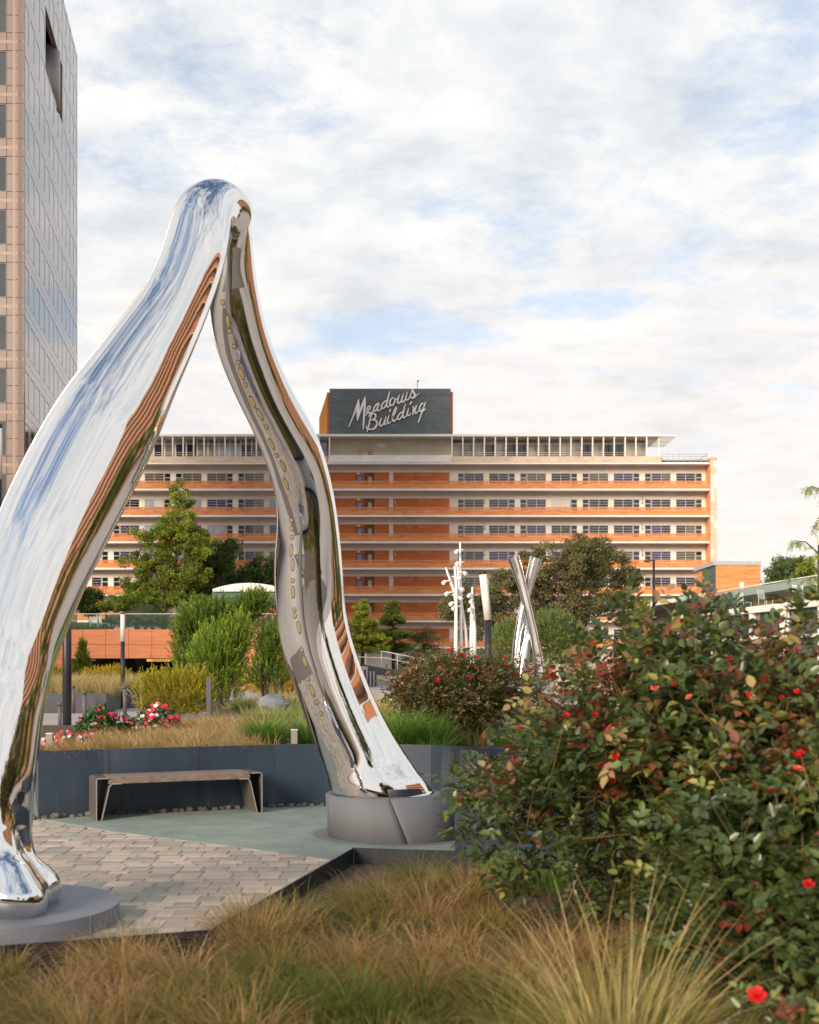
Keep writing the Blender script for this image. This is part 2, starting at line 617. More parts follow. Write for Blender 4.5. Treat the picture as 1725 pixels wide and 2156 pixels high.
L['tree'] = leafmat('tree_leaf', [(0, (0.10, 0.15, 0.022)), (0.5, (0.22, 0.28, 0.038)), (1, (0.40, 0.42, 0.055))], 0.6, 0.35, 0.3)
L['treedark'] = leafmat('tree_leaf_dark', [(0, (0.045, 0.09, 0.022)), (0.5, (0.10, 0.16, 0.04)), (1, (0.20, 0.25, 0.06))], 0.6, 0.3, 0.3)
L['oak'] = leafmat('oak_leaf', [(0, (0.085, 0.085, 0.036)), (0.5, (0.165, 0.155, 0.066)), (1, (0.26, 0.23, 0.10))], 0.6, 0.25, 0.3)
L['cypress'] = leafmat('cypress_leaf', [(0, (0.12, 0.17, 0.018)), (0.5, (0.26, 0.32, 0.03)), (1, (0.42, 0.44, 0.04))], 0.6, 0.3, 0.3)
L['yellow'] = leafmat('yellow_shrub', [(0, (0.13, 0.13, 0.014)), (0.5, (0.30, 0.26, 0.02)), (1, (0.48, 0.40, 0.035))], 0.6, 0.3, 0.3)
L['gold'] = leafmat('gold_shrub', [(0, (0.22, 0.165, 0.012)), (0.5, (0.46, 0.34, 0.016)), (1, (0.64, 0.47, 0.03))], 0.6, 0.3, 0.3)
L['wax'] = leafmat('wax_myrtle', [(0, (0.055, 0.10, 0.018)), (0.5, (0.13, 0.21, 0.03)), (0.85, (0.26, 0.38, 0.035)), (1, (0.37, 0.50, 0.045))], 0.5, 0.35, 0.4)
L['conifer'] = leafmat('conifer_leaf', [(0, (0.045, 0.075, 0.008)), (1, (0.19, 0.22, 0.02))], 0.6, 0.3, 0.3)
L['palm'] = leafmat('palm_leaf', [(0, (0.03, 0.05, 0.025)), (0.7, (0.08, 0.115, 0.05)), (1, (0.26, 0.20, 0.12))], 0.5, 0.2, 0.4)
L['bush'] = leafmat('pale_bush', [(0, (0.09, 0.125, 0.04)), (0.6, (0.19, 0.25, 0.07)), (1, (0.30, 0.36, 0.10))], 0.6, 0.3, 0.3)
L['sedge'] = leafmat('sedge', [(0, (0.10, 0.135, 0.018)), (0.30, (0.19, 0.205, 0.035)), (0.48, (0.32, 0.21, 0.07)), (0.75, (0.50, 0.29, 0.12)), (1, (0.64, 0.46, 0.25))], 0.65, 0.3, 0.25)
L['fountain'] = leafmat('fountain_grass', [(0, (0.055, 0.135, 0.018)), (0.6, (0.15, 0.30, 0.04)), (0.85, (0.30, 0.40, 0.10)), (1, (0.50, 0.46, 0.22))], 0.5, 0.3, 0.4)
L['tan'] = leafmat('tan_grass', [(0, (0.16, 0.16, 0.03)), (0.3, (0.38, 0.27, 0.10)), (0.7, (0.58, 0.38, 0.17)), (1, (0.70, 0.53, 0.30))], 0.65, 0.3, 0.25)
L['straw'] = leafmat('straw_grass', [(0, (0.26, 0.24, 0.075)), (0.5, (0.52, 0.40, 0.16)), (1, (0.76, 0.61, 0.32))], 0.6, 0.3, 0.25)
L['feather'] = leafmat('feather_grass', [(0, (0.10, 0.125, 0.018)), (0.4, (0.27, 0.25, 0.065)), (0.75, (0.58, 0.45, 0.17)), (1, (0.74, 0.58, 0.28))], 0.55, 0.35, 0.3)

# ------------------------------------------------------------------ foliage generators (numpy)
def nrm(v):
    return v / np.maximum(np.linalg.norm(v, axis=-1, keepdims=True), 1e-9)


def rdir(n, up=0.0):
    v = nrm(NR.normal(size=(n, 3)))
    v[:, 2] += up
    return nrm(v)


def leaf_geo(pos, d, nm, ln, wd, fold=0.18, full=False):
    d = nrm(d)
    s = nrm(np.cross(d, nm))
    u = np.cross(s, d)
    n = len(pos)
    ln = np.broadcast_to(np.asarray(ln, dtype=float).reshape(-1, 1), (n, 1))
    wd = np.broadcast_to(np.asarray(wd, dtype=float).reshape(-1, 1), (n, 1))
    if not full:
        V = np.stack([pos, pos + d * ln * .45 + s * wd * .5 + u * wd * fold, pos + d * ln, pos + d * ln * .45 - s * wd * .5 + u * wd * fold], 1)
        F = np.arange(n * 4).reshape(n, 4)
        return V.reshape(-1, 3), F
    V = np.stack([pos,
                  pos + d * ln * .28 + s * wd * .46 + u * wd * fold,
                  pos + d * ln * .66 + s * wd * .40 + u * wd * fold * .7,
                  pos + d * ln - u * ln * .10,
                  pos + d * ln * .66 - s * wd * .40 + u * wd * fold * .7,
                  pos + d * ln * .28 - s * wd * .46 + u * wd * fold], 1)
    b = np.arange(n)[:, None] * 6
    F = np.concatenate([b + np.array([[0, 1, 2, 3]]), b + np.array([[0, 3, 4, 5]])], 0)
    return V.reshape(-1, 3), F


def blade_geo(root, az, ln, lean, droop, wd, segs=4):
    """grass blades that bend over: root (n,3), az angle, lean and droop in radians"""
    n = len(root)
    h = np.stack([np.cos(az), np.sin(az), np.zeros(n)], 1)
    tw = az + NR.uniform(0.6, 2.5, n)
    s = np.stack([np.cos(tw), np.sin(tw), np.zeros(n)], 1)
    p = root.copy()
    V = []
    for i in range(segs + 1):
        t = i / segs
        wv = (wd * (1 - t) ** 0.7 * 0.5 + 0.0002)[:, None]
        V += [p - s * wv, p + s * wv]
        th = (lean + droop * t)[:, None]
        p = p + (h * np.sin(th) + np.array([[0, 0, 1.0]]) * np.cos(th)) * (ln / segs)[:, None]
    V = np.stack(V, 1)
    k = 2 * (segs + 1)
    b = np.arange(n)[:, None] * k
    F = np.concatenate([b + np.array([[2 * i, 2 * i + 1, 2 * i + 3, 2 * i + 2]]) for i in range(segs)], 0)
    T = np.repeat(np.linspace(0, 1, segs + 1), 2)[None, :]
    return V.reshape(-1, 3), F, np.repeat(T, n, 0)


def in_ball(n, k=3.0):
    return rdir(n) * (NR.random((n, 1)) ** (1.0 / k))


def spray_geo(orig, d, ln, k, leaf, wd, spread=0.7, tint=None, tipgain=0.35):
    """k leaves along each twig; returns V, F, tint"""
    n = len(orig)
    d = nrm(d)
    a = nrm(np.cross(d, rdir(n)))
    b = np.cross(d, a)
    t = np.linspace(0.12, 1, k)[None, :]
    ph = (np.arange(k) * 2.4)[None, :] + NR.uniform(0, 6.28, (n, 1))
    pos = orig[:, None, :] + d[:, None, :] * (ln[:, None] * t)[..., None]
    side = a[:, None, :] * np.cos(ph)[..., None] + b[:, None, :] * np.sin(ph)[..., None]
    sp = spread * (1.15 - 0.55 * t)
    ld = d[:, None, :] * np.cos(sp)[..., None] + side * np.sin(sp)[..., None]
    pos, ld = pos.reshape(-1, 3), ld.reshape(-1, 3)
    nn = nrm(ld * 0.2 + rdir(len(pos), 1.0))
    V, F = leaf_geo(pos, ld, nn, leaf * NR.uniform(.7, 1.25, len(pos)), wd * NR.uniform(.8, 1.2, len(pos)), 0.1)
    tt = (NR.random(n) * 0.6 if tint is None else tint)[:, None] + tipgain * t + NR.normal(0, .06, (n, k))
    return V, F, np.repeat(np.clip(tt, 0, 1).ravel(), 4)


def blob_clump(c, r, n, leaf, wd, flat=0.7):
    """n leaves in a ragged clump round c"""
    q = in_ball(n, 2.2) * np.array([[1, 1, flat]]) * r
    pos = np.asarray(c)[None, :] + q
    d = nrm(nrm(q) * 0.8 + rdir(n, 0.05))
    return pos, d


def tree(name, label, base, trunk_r, fork, ells, nclump, nleaf, leaf, lmat, flat=0.55, cr=0.55, group=None, droop=0.0, limbs=14, crown='crown', tintbias=0.0, cat='tree', lk=1.0):
    """trunk with limbs to each clump of leaves; ells = [(centre, radii, weight)]"""
    base = Vector(base)
    t = thing(name, base, label, cat, group)
    wts = np.array([e[2] for e in ells], dtype=float)
    pick = NR.choice(len(ells), nclump, p=wts / wts.sum())
    C = np.array([e[0] for e in ells], dtype=float)[pick]
    Rr = np.array([e[1] for e in ells], dtype=float)[pick]
    cen = C + in_ball(nclump, 2.6) * Rr
    g = G()
    fk = Vector(fork)
    mid = base.lerp(fk, .5) + Vector((R.uniform(-.1, .1), R.uniform(-.1, .1), 0))
    g.tube([base - Vector((0, 0, .1)), base + Vector((0, 0, .15)), mid, fk], [trunk_r * 1.35, trunk_r * 1.05, trunk_r * .9, trunk_r * .75], 9)
    g.build('trunk', M['bark'], t)
    g = G()
    order = NR.permutation(nclump)[:max(limbs, 1) * 3]
    for j, i in enumerate(order):
        e = Vector(cen[i])
        s = base.lerp(fk, R.uniform(.62, 1.0)) if droop < 0.5 else Vector((base.x, base.y, max(base.z + .3, e.z - .25 * abs(e.x - base.x))))
        m1 = s.lerp(e, .4) + Vector((R.uniform(-.12, .12), R.uniform(-.12, .12), R.uniform(.0, .2))) * (e - s).length * .5
        r0 = trunk_r * lk * (.42 if j < limbs else .18)
        g.tube([s, m1, s.lerp(e, .75), e], [r0, r0 * .65, r0 * .4, r0 * .12], 6)
    g.build('limb', M['bark'], t)
    Vs, Fs, Ts, off = [], [], [], 0
    for i in range(nclump):
        k = int(nleaf * R.uniform(.6, 1.35))
        r = cr * R.uniform(.6, 1.3)
        pos, d = blob_clump(cen[i], r, k, leaf, leaf, flat)
        d[:, 2] -= droop * .5
        V, F = leaf_geo(pos, d, rdir(k, .9), leaf * NR.uniform(.7, 1.4, k), leaf * .55 * NR.uniform(.7, 1.3, k), .15)
        Vs.append(V)
        Fs.append(F + off)
        off += len(V)
        Ts.append(np.repeat(np.clip(R.uniform(.05, .8) + tintbias + NR.normal(0, .14, k), 0, 1), 4))
    o = np_obj(crown, np.concatenate(Vs), np.concatenate(Fs), lmat, np.concatenate(Ts), t)
    o['kind'] = 'stuff'
    return t


def shrub(name, label, base, ells, nspray, slen, k, leaf, wd, lmat, up=0.6, spread=.7, group=None, stems=9, tipgain=.35, cat='shrub', shell=3.5, bark='bark'):
    base = Vector(base)
    t = thing(name, base, label, cat, group)
    wts = np.array([e[2] for e in ells], dtype=float)
    pick = NR.choice(len(ells), nspray, p=wts / wts.sum())
    C = np.array([e[0] for e in ells], dtype=float)[pick]
    Rr = np.array([e[1] for e in ells], dtype=float)[pick]
    q = in_ball(nspray, shell)
    pos = C + q * Rr * np.array([[1, 1, 1]])
    pos[:, 2] = np.maximum(pos[:, 2], base.z + .03)
    d = nrm(q * .8 + rdir(nspray) * .35 + np.array([[0, 0, up]]))
    lens = slen * NR.uniform(.5, 1.3, nspray)
    hue = np.clip(NR.normal(.28, .16, nspray), 0, .8)
    V, F, T = spray_geo(pos - d * lens[:, None] * .5, d, lens, k, leaf, wd, spread, hue, tipgain)
    g = G()
    for i in range(stems):
        e = Vector(pos[R.randrange(nspray)])
        s = base + Vector((R.uniform(-.08, .08), R.uniform(-.08, .08), -.03))
        m1 = s.lerp(e, .5) + Vector((0, 0, .12 * (e - s).length))
        g.tube([s, m1, e], [.022, .014, .005], 5)
    g.build('stem', M[bark], t)
    o = np_obj('foliage', V, F, lmat, T, t)
    o['kind'] = 'stuff'
    return t


def tuft(name, label, base, n, ln, wd, lmat, lean=(0.05, 0.5), droop=(0.6, 1.8), rad_=0.12, group=None, tip=0.55, hue=(0.0, 0.45), cat='ornamental grass', part='blades', wind=0.0):
    """one clump of ornamental grass: an Empty with its blades"""
    base = Vector(base)
    t = thing(name, base, label, cat, group)
    r = NR.random((n, 1)) ** .6 * rad_
    a = NR.uniform(0, 2 * np.pi, n)
    root = np.array(base)[None, :] + np.concatenate([np.cos(a)[:, None] * r, np.sin(a)[:, None] * r, np.full((n, 1), -.01)], 1)
    az = a + NR.normal(0, .5, n) + wind
    V, F, S = blade_geo(root, az, ln * NR.uniform(.55, 1.15, n), NR.uniform(*lean, n), NR.uniform(*droop, n), wd * NR.uniform(.7, 1.3, n), 5)
    T = np.clip(NR.uniform(*hue, n)[:, None] + tip * S ** 2, 0, 1).ravel()
    o = np_obj(part, V, F, lmat, T, t)
    o['kind'] = 'stuff'
    return t


def meadow(name, label, poly, z, nclump, per, ln, wd, lmat, hue=(.1, .9), tip=.3, windaz=0.0, windk=0.0, lean=(.1, .7), droop=(.5, 1.9), rad_=.14, kind='stuff', zfun=None, skip=None):
    """a stand of grass that nobody could count: one object"""
    P2 = np.array(poly)
    lo, hi = P2.min(0), P2.max(0)
    pts = []
    while len(pts) < nclump:
        q = NR.uniform(lo, hi)
        if inside(q, poly) and not (skip and skip(q)):
            pts.append(q)
    pts = np.array(pts)
    cn = np.repeat(pts, per, 0)
    n = len(cn)
    if hue is None:                                  # green and russet drifts
        f = .5 + .28 * np.sin(pts[:, 0] * 3.1 + 1.3 * np.sin(pts[:, 1] * 2.3)) + .24 * np.sin(pts[:, 1] * 3.7 + 1.1 * np.sin(pts[:, 0] * 4.1 + .7))
        ch = np.repeat(np.clip(.02 + .68 * f + NR.normal(0, .14, nclump), -.05, .9), per)
    else:
        ch = np.repeat(NR.uniform(hue[0], hue[1], nclump), per)
    sz = np.repeat(NR.uniform(.7, 1.2, nclump), per)
    a = NR.uniform(0, 2 * np.pi, n)
    r = NR.random(n) ** .6 * rad_
    x, y = cn[:, 0] + np.cos(a) * r, cn[:, 1] + np.sin(a) * r
    zz_ = np.full(n, z) if zfun is None else zfun(x, y)
    root = np.stack([x, y, zz_ - .01], 1)
    hx = np.cos(a) + windk * math.cos(windaz)
    hy = np.sin(a) + windk * math.sin(windaz)
    az = np.arctan2(hy, hx) + NR.normal(0, .35, n)
    V, F, S = blade_geo(root, az, ln * sz * NR.uniform(.5, 1.15, n), NR.uniform(*lean, n), NR.uniform(*droop, n), wd * NR.uniform(.6, 1.3, n), 4)
    T = np.clip((ch + NR.normal(0, .14, n))[:, None] + tip * S - tip * .4, 0, 1).ravel()
    c = P2.mean(0)
    o = np_obj(name, V, F, lmat, T, None, (c[0], c[1], z))
    return tag(o, label, 'grass', None, kind)


def inside(q, poly):
    x, y = q
    c = False
    n = len(poly)
    for i in range(n):
        x1, y1 = poly[i]
        x2, y2 = poly[(i + 1) % n]
        if (y1 > y) != (y2 > y) and x < (x2 - x1) * (y - y1) / (y2 - y1) + x1:
            c = not c
    return c


def sheet(name, poly, z0, z1, mat, kind='structure', parent=None):
    g = G()
    g.prism([(x, y, z0) for x, y in poly], (0, 0, z1 - z0))
    o = g.build(name, mat, parent)
    if kind:
        o['kind'] = kind
    return o


# ------------------------------------------------------------------ the ground
g = G()
g.add([(-900, -300, 0), (900, -300, 0), (900, 2500, 0), (-900, 2500, 0)], [(0, 1, 2, 3)])
o = g.build('ground', M['ground'], origin=(0, 0, 0))
o['kind'] = 'structure'
o.location.z = -.02
# edge between the pavers and the green concrete
EDGE = [(-6.5, 14.2), (GX(20, 12.95), 12.95), (GX(83, 12.46), 12.46), (GX(237, 11.5), 11.5), (GX(338, 11.13), 11.13), (GX(490, 10.58), 10.58), (GX(621, 10.1), 10.1), (GX(720, 9.75), 9.75), (0.6, 9.3)]
o = sheet('paving_bed', [(-7.5, 5.2), (0.6, 5.2)] + EDGE[::-1] + [(-7.5, 14.2)], -.018, 0.0, M['joint'])
# a terrace behind the photographer, seen in the steel
o = sheet('rear_path', [(-14, -18), (16, -18), (16, 1.2), (-14, 1.2)], -.018, -.004, M['rear'])
green = sheet('green_pavement', EDGE + [(2.2, 9.3), (2.2, 14.6), (-6.5, 14.6)], -.015, .016, M['greenc'])


def edge_y(x):
    for (x0, y0), (x1, y1) in zip(EDGE, EDGE[1:]):
        if x0 <= x <= x1:
            return y0 + (y1 - y0) * (x - x0) / (x1 - x0)
    return 99 if x < EDGE[0][0] else 9.3


pavement = thing('pavement', (-2.2, 9.0, 0), 'beige and grey paver walkway round the mirror arch', 'pavement')
del pavement['category']
del pavement['label']
pavement['kind'] = 'structure'
PM = []
for i, c in enumerate([(.56, .455, .36), (.50, .41, .325), (.44, .365, .30), (.39, .33, .28), (.42, .385, .305), (.36, .335, .275), (.60, .495, .39)]):
    PM.append(pbr('paver_%s' % 'abcdefg'[i], c, 0.85, var=0.13, scale=7, bump=0.25, bscale=60, detail=8))
_pm_cache = {}


def paver_mesh(wd, dp, k):
    key = (wd, dp, k)
    if key not in _pm_cache:
        h, b = .012, .006
        x, y = wd / 2, dp / 2
        vs = [(-x, -y, 0), (x, -y, 0), (x, y, 0), (-x, y, 0), (-x, -y, h - .004), (x, -y, h - .004), (x, y, h - .004), (-x, y, h - .004),
              (-x + b, -y + b, h), (x - b, -y + b, h), (x - b, y - b, h), (-x + b, y - b, h)]
        gg = G()
        gg.add(vs, [(0, 1, 5, 4), (1, 2, 6, 5), (2, 3, 7, 6), (3, 0, 4, 7), (4, 5, 9, 8), (5, 6, 10, 9), (6, 7, 11, 10), (7, 4, 8, 11), (8, 9, 10, 11)])
        _pm_cache[key] = gg.mesh('paver', PM[k])
    return _pm_cache[key]


rows, y, pv = [.215, .125, .215, .125, .125, .215, .125, .215, .215, .125], 5.6, []
ri = 0
while y < 13.2:
    dp = rows[ri % len(rows)]
    ri += 1
    x = -5.2 + R.uniform(0, .2)
    while x < 0.3:
        wd = R.choice([.205, .205, .205, .245, .165])
        cx_, cy_ = x + wd / 2, y + dp / 2
        if cy_ - dp / 2 < edge_y(cx_) - .01:
            pv.append((cx_, cy_, wd, dp))
        x += wd
    y += dp


def vis(cx_, cy_):
    px = PCX + FPX * cx_ / cy_
    py = HOR + FPX * EYE / cy_
    if cx_ > -0.9 + (cy_ - 6.6) * .22 and cy_ < 8.7:
        return 0
    if px < 60 or py > 1945 or (px < 250 and py > 1830):
        return 0
    return 1


pv.sort(key=lambda q: (-vis(q[0], q[1]), q[1]))
rest = G()
for i, (cx_, cy_, wd, dp) in enumerate(pv):
    if i < 300:
        k = R.choices(range(7), [3, 3, 3, 2, 2.2, 1.6, 2])[0]
        o = piece('paver', paver_mesh(round(wd - .005, 3), round(dp - .005, 3), k), pavement, (cx_ + R.uniform(-.001, .001), cy_, R.uniform(-.0015, .0015)))
        o.rotation_euler = (R.gauss(0, .003), R.gauss(0, .003), R.gauss(0, .004))
    else:
        rest.mi = R.choices(range(7), [3, 3, 3, 2, 2.2, 1.6, 2])[0]
        x, yy = wd / 2 - .004, dp / 2 - .004
        rest.box(cx_ - x, cx_ + x, cy_ - yy, cy_ + yy, 0, .012)
o = rest.build('paver_field', PM, pavement)
o['kind'] = 'stuff'

# ------------------------------------------------------------------ the long brick and glass office building
DB, DW = 150.0, 151.9                       # front of the balconies, window wall
KB = DB / FPX
BX0, BX1 = GX(60, DB), GX(1508, DB)
FL = [3.89 + 3.31 * k for k in range(8)]    # slab tops; the last carries the penthouse
bld = thing('office_building', (0, 156, 0), 'long orange brick office block with balconies on every storey and a rooftop sign', 'building')


def bx(px):
    return GX(px, DB)


def wx(px):
    return GX(px, DW)


xe = bx(1494.6)
g = G()                                     # core volume behind the window wall
g.box(BX0, xe, DW + .35, 168, 0, FL[7] - .25)
g.build('core', M['cream'], bld)
# slabs
for k, z in enumerate(FL):
    g = G()
    g.box(BX0, xe - .01, DB - .05, DW + .34, z - .22, z)
    g.build('balcony_slab', M['white'], bld)
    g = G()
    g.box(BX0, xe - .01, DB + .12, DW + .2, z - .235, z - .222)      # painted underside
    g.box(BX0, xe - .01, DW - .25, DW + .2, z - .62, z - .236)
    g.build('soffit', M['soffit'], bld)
# window wall: cream band over the heads and piers; brick in the middle
BAYW, BAYS = 55.0, 65.65
right = [964 + BAYS * i for i in range(8)]
left = [567 - BAYS * i for i in range(7)]
bays = [(x, i % 2 == 0) for i, x in enumerate(right)] + [(x, i % 2 == 1) for i, x in enumerate(left)]
HEAD = 2.26


def frame_mesh(wd, ht, door_left):
    """window bay frame: door leaf with transom beside a two by four window"""
    gg = G()
    f, dd = .055, .06
    dw = .8
    xs = [(0, dw), (dw + .07, wd)] if door_left else [(wd - dw, wd), (0, wd - dw - .07)]
    d0, d1 = xs[0]
    w0, w1 = xs[1]
    gg.box(0, wd, 0, dd, ht - f, ht)
    for x in (0, wd - f, d0 if not door_left else d1 - f, w0, w1 - f, (w0 + w1) / 2 - f / 2):
        gg.box(x, x + f, .002, dd - .002, 0, ht - f)
    gg.box(d0 + f, d1 - f, .004, dd - .004, ht - .62, ht - .55)
    for i in range(1, 4):
        zz_ = ht - 1.30 + (1.30 / 4) * (i - 1) + .325 - .012
        gg.box(w0 + f, w1 - f, .006, dd - .006, zz_ - .012, zz_ + .018)
    gg.box(w0 + f, w1 - f, 0.001, dd, 0, ht - 1.32)
    return gg.mesh('window', M['frame']), (d0, d1), (w0, w1)


WD = BAYW * DW / FPX
FRM = {dl: frame_mesh(WD, HEAD, dl) for dl in (True, False)}
_pn = {}


def pane_mesh(wd, ht, mk):
    key = (round(wd, 3), round(ht, 3), mk)
    if key not in _pn:
        gg = G()
        gg.box(0, wd, 0, .012, 0, ht)
        _pn[key] = gg.mesh('pane', M[mk])
    return _pn[key]


for k in range(7):
    z = FL[k]
    for bi, (px, dl) in enumerate(bays):
        x0 = wx(px)
        me, (d0, d1), (w0, w1) = FRM[dl]
        o = piece('window', me, bld, (x0, DW + .003, z + .0))
        isleft = px < 600
        if isleft:
            pal = ['pane_lav', 'pane_lav', 'pane_navy', 'pane_dark'] if k >= 3 and k < 6 else (['pane_grey', 'pane_blind', 'pane_dark'] if k != 6 else ['pane_grey', 'pane_blind', 'pane_grey'])
        else:
            pal = ['pane_dark', 'pane_navy', 'pane_dark', 'pane_grey', 'pane_navy', 'pane_dark'] if k > 2 else ['pane_dark', 'pane_grey', 'pane_dark', 'pane_navy']
        base = R.choice(pal)
        if (px > 1150 and px < 1165 and k == 5):
            base = 'pane_blind'
        if (px > 1420 and k == 3):
            base = 'pane_grey'
        m2 = base if R.random() < .62 else R.choice(pal + ['pane_blind', 'pane_grey'])
        md = 'pane_dark' if R.random() < .7 else base
        mid = (w0 + w1) / 2
        piece('pane', pane_mesh(mid - .0275 - w0 - .055, 1.27, base), o, (x0 + w0 + .055, DW + .03, z + .01 + HEAD - 1.325))
        piece('pane', pane_mesh(w1 - .055 - mid - .0275, 1.27, m2), o, (x0 + mid + .0275, DW + .03, z + .01 + HEAD - 1.325))
        piece('door_pane', pane_mesh(d1 - d0 - .11, HEAD - .63, md), o, (x0 + d0 + .055, DW + .03, z + .01))
        piece('transom_pane', pane_mesh(d1 - d0 - .11, .49, 'pane_dark'), o, (x0 + d0 + .055, DW + .031, z + .01 + HEAD - .547))
# wall strips between and above the bays
for k in range(7):
    z = FL[k]
    top = FL[k + 1] - .24
    for xs in (sorted(x for x, _ in bays if x < 600), sorted(x for x, _ in bays if x > 600)):
        g = G()
        end = bx(1494) if xs[0] > 600 else wx(650)
        edges = [wx(946.5) if xs[0] > 600 else BX0]
        for x in xs:
            edges += [wx(x), wx(x + BAYW)]
        edges.append(end)
        for i in range(0, len(edges), 2):
            if edges[i + 1] - edges[i] > .02:
                g.box(edges[i], edges[i + 1], DW, DW + .3, z + .001, z + HEAD)
        g.box(edges[0], edges[-1], DW - .002, DW + .3, z + HEAD + .0, top)
        g.build('wall', M['cream'], bld)
    # brick field of the stair core
    bw = G()
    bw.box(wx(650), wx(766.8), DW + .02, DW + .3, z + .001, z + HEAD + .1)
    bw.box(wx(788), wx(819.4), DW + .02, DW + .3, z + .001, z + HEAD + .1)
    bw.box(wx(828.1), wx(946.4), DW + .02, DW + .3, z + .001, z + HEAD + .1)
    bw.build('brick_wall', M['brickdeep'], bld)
    g = G()
    g.box(wx(819.5), wx(828), DW - .03, DW + .3, z + .001, z + HEAD + .1)
    g.build('pier', M['cream'], bld)
    g = G()
    g.box(wx(650), wx(946.45), DW + .01, DW + .3, z + HEAD + .102, top)
    g.build('lintel', M['cream'], bld)
    g = G()
    g.box(wx(766.85), wx(787.95), DW + .301, DW + .34, z + .001, z + HEAD + .1)
    g.build('recess', M['door'], bld)
    for (a, b, mk, gk, dy) in ((749.5, 764.5, 'door', 'doorglass', -.01), (772, 785, 'door', 'doorglass2', .24)):
        g = G()
        g.box(wx(a), wx(b), DW + dy, DW + dy + .06, z + .002, z + 2.02)
        dr = g.build('door', M[mk], bld)
        g = G()
        g.box(wx(a + 3.2), wx(b - 2.2), DW + dy - .012, DW + dy - .001, z + .55, z + 1.85)
        g.build('glass', M[gk], dr)
    g = G()
    g.box(wx(752), wx(758), DW - .08, DW + .019, z + 2.1, z + 2.3)
    g.build('wall_light', M['white'], bld)
    for (a, b) in (((855, 871) if k % 2 == 0 else (793, 810)), (881, 907.5)):
        g = G()
        x0, x1 = wx(a), wx(b)
        for (q0, q1, r0, r1) in ((x0, x1, 1.92, 1.96), (x0, x1, 2.26, 2.3), (x0, x0 + .05, 1.961, 2.259), (x1 - .05, x1, 1.961, 2.259)):
            g.box(q0, q1, DW - .02, DW + .019, z + r0, z + r1)
        for j in range(3):
            g.box(x0 + .051, x1 - .051, DW - .005, DW + .019, z + 2.0 + .08 * j, z + 2.03 + .08 * j)
        g.build('vent', M['tile'], bld)
# parapets with a pierced band of brick
for k in range(7):
    z = FL[k]
    g = G()
    g.box(BX0, xe - .02, DB, DB + .14, z + .001, z + .60)
    g.build('parapet', M['brick'], bld)
    g = G()
    g.box(BX0, xe - .02, DB, DB + .14, z + .885, z + .99)
    n = int((xe - BX0) / .33)
    for j in range(n):
        x = BX0 + .1 + .33 * j
        for q in (0, .165):
            zz_ = .602 if q == 0 else .745
            g.box(x + q, x + q + .085, DB + .002, DB + .138, z + .602, z + .884)
        g.box(x + .09 + (.165 if j % 2 else 0), x + .16 + (.165 if j % 2 else 0), DB + .004, DB + .136, z + .70, z + .79)
    o = g.build('pierced_band', M['brick'], bld)
    o['kind'] = 'stuff'
# conduit lamps under the soffits
for k in range(6):
    for px in (832 if k % 2 else 862, 1020, 1352):
        g = G()
        g.tube([(wx(px), DW - .12, FL[k + 1] - .7), (wx(px), DW - .12, FL[k + 1] - 1.35)], .035, 6)
        g.lathe((wx(px), DW - .12, FL[k + 1] - 1.62), [(.06, 0), (.12, .08), (.12, .2), (.05, .27)], 8)
        g.build('wall_lamp', M['soffit'], bld)
# end wall: marble blocks and tiled reveal
ew = G()
ew.box(xe + .012, BX1 - .012, DB - .48, 168, 0, FL[7] + .55)
ew.build('end_wall', M['tile'], bld)
mb = {}
h = .85
nz = int((FL[7] + .55) / h)
for j in range(nz):
    for half in (0, 1):
        wdt = (BX1 - xe) * (.55 if (half + j) % 2 == 0 else .45)
        x0 = xe if half == 0 else BX1 - wdt
        gg = G()
        gg.box(x0 + .008, x0 + wdt - .008, DB - .53, DB - .481, j * h + .01, (j + 1) * h - .01)
        gg.build('marble_block', M['marble' if R.random() < .75 else 'marblew'], bld)
g = G()
for k in range(8):
    zb = FL[k - 1] if k else 0
    for j in range(3):
        a0, a1 = zb + (FL[k] - zb) * j / 3, zb + (FL[k] - zb) * (j + 1) / 3
        g.box(xe - .004, xe + .011, DB - .44, DW - .05, a0 + .015, a1 - .015)
o = g.build('reveal_tile', M['tile'], bld)
# ground storey
z = 0
g = G()
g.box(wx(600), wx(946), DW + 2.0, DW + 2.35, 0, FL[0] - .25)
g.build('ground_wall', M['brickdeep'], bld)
g = G()
g.box(wx(725), wx(800), DW + 1.95, DW + 1.999, 1.0, 2.6)
g.box(wx(960), wx(1480), DW + 1.95, DW + 2.35, .9, 2.7)
g.box(BX0, wx(598), DW + 1.95, DW + 2.35, .9, 2.7)
g.build('ground_glazing', M['pane_dark'], bld)
g = G()
g.box(wx(822), wx(838), DW + 1.9, DW + 1.99, 0, FL[0] - .26)
g.box(wx(947), wx(1494), DW + 2.0, DW + 2.33, 0, .89)
g.box(BX0, wx(598), DW + 2.0, DW + 2.33, 0, .89)
g.build('plinth', M['cream'], bld)
for px in (770, 842, 968, 1100, 1230, 1360, 1480, 240, 380, 520):
    g = G()
    g.tube([(bx(px), DB + .3, 0), (bx(px), DB + .3, FL[0] - .24)], .12, 8)
    g.build('column', M['white'], bld)
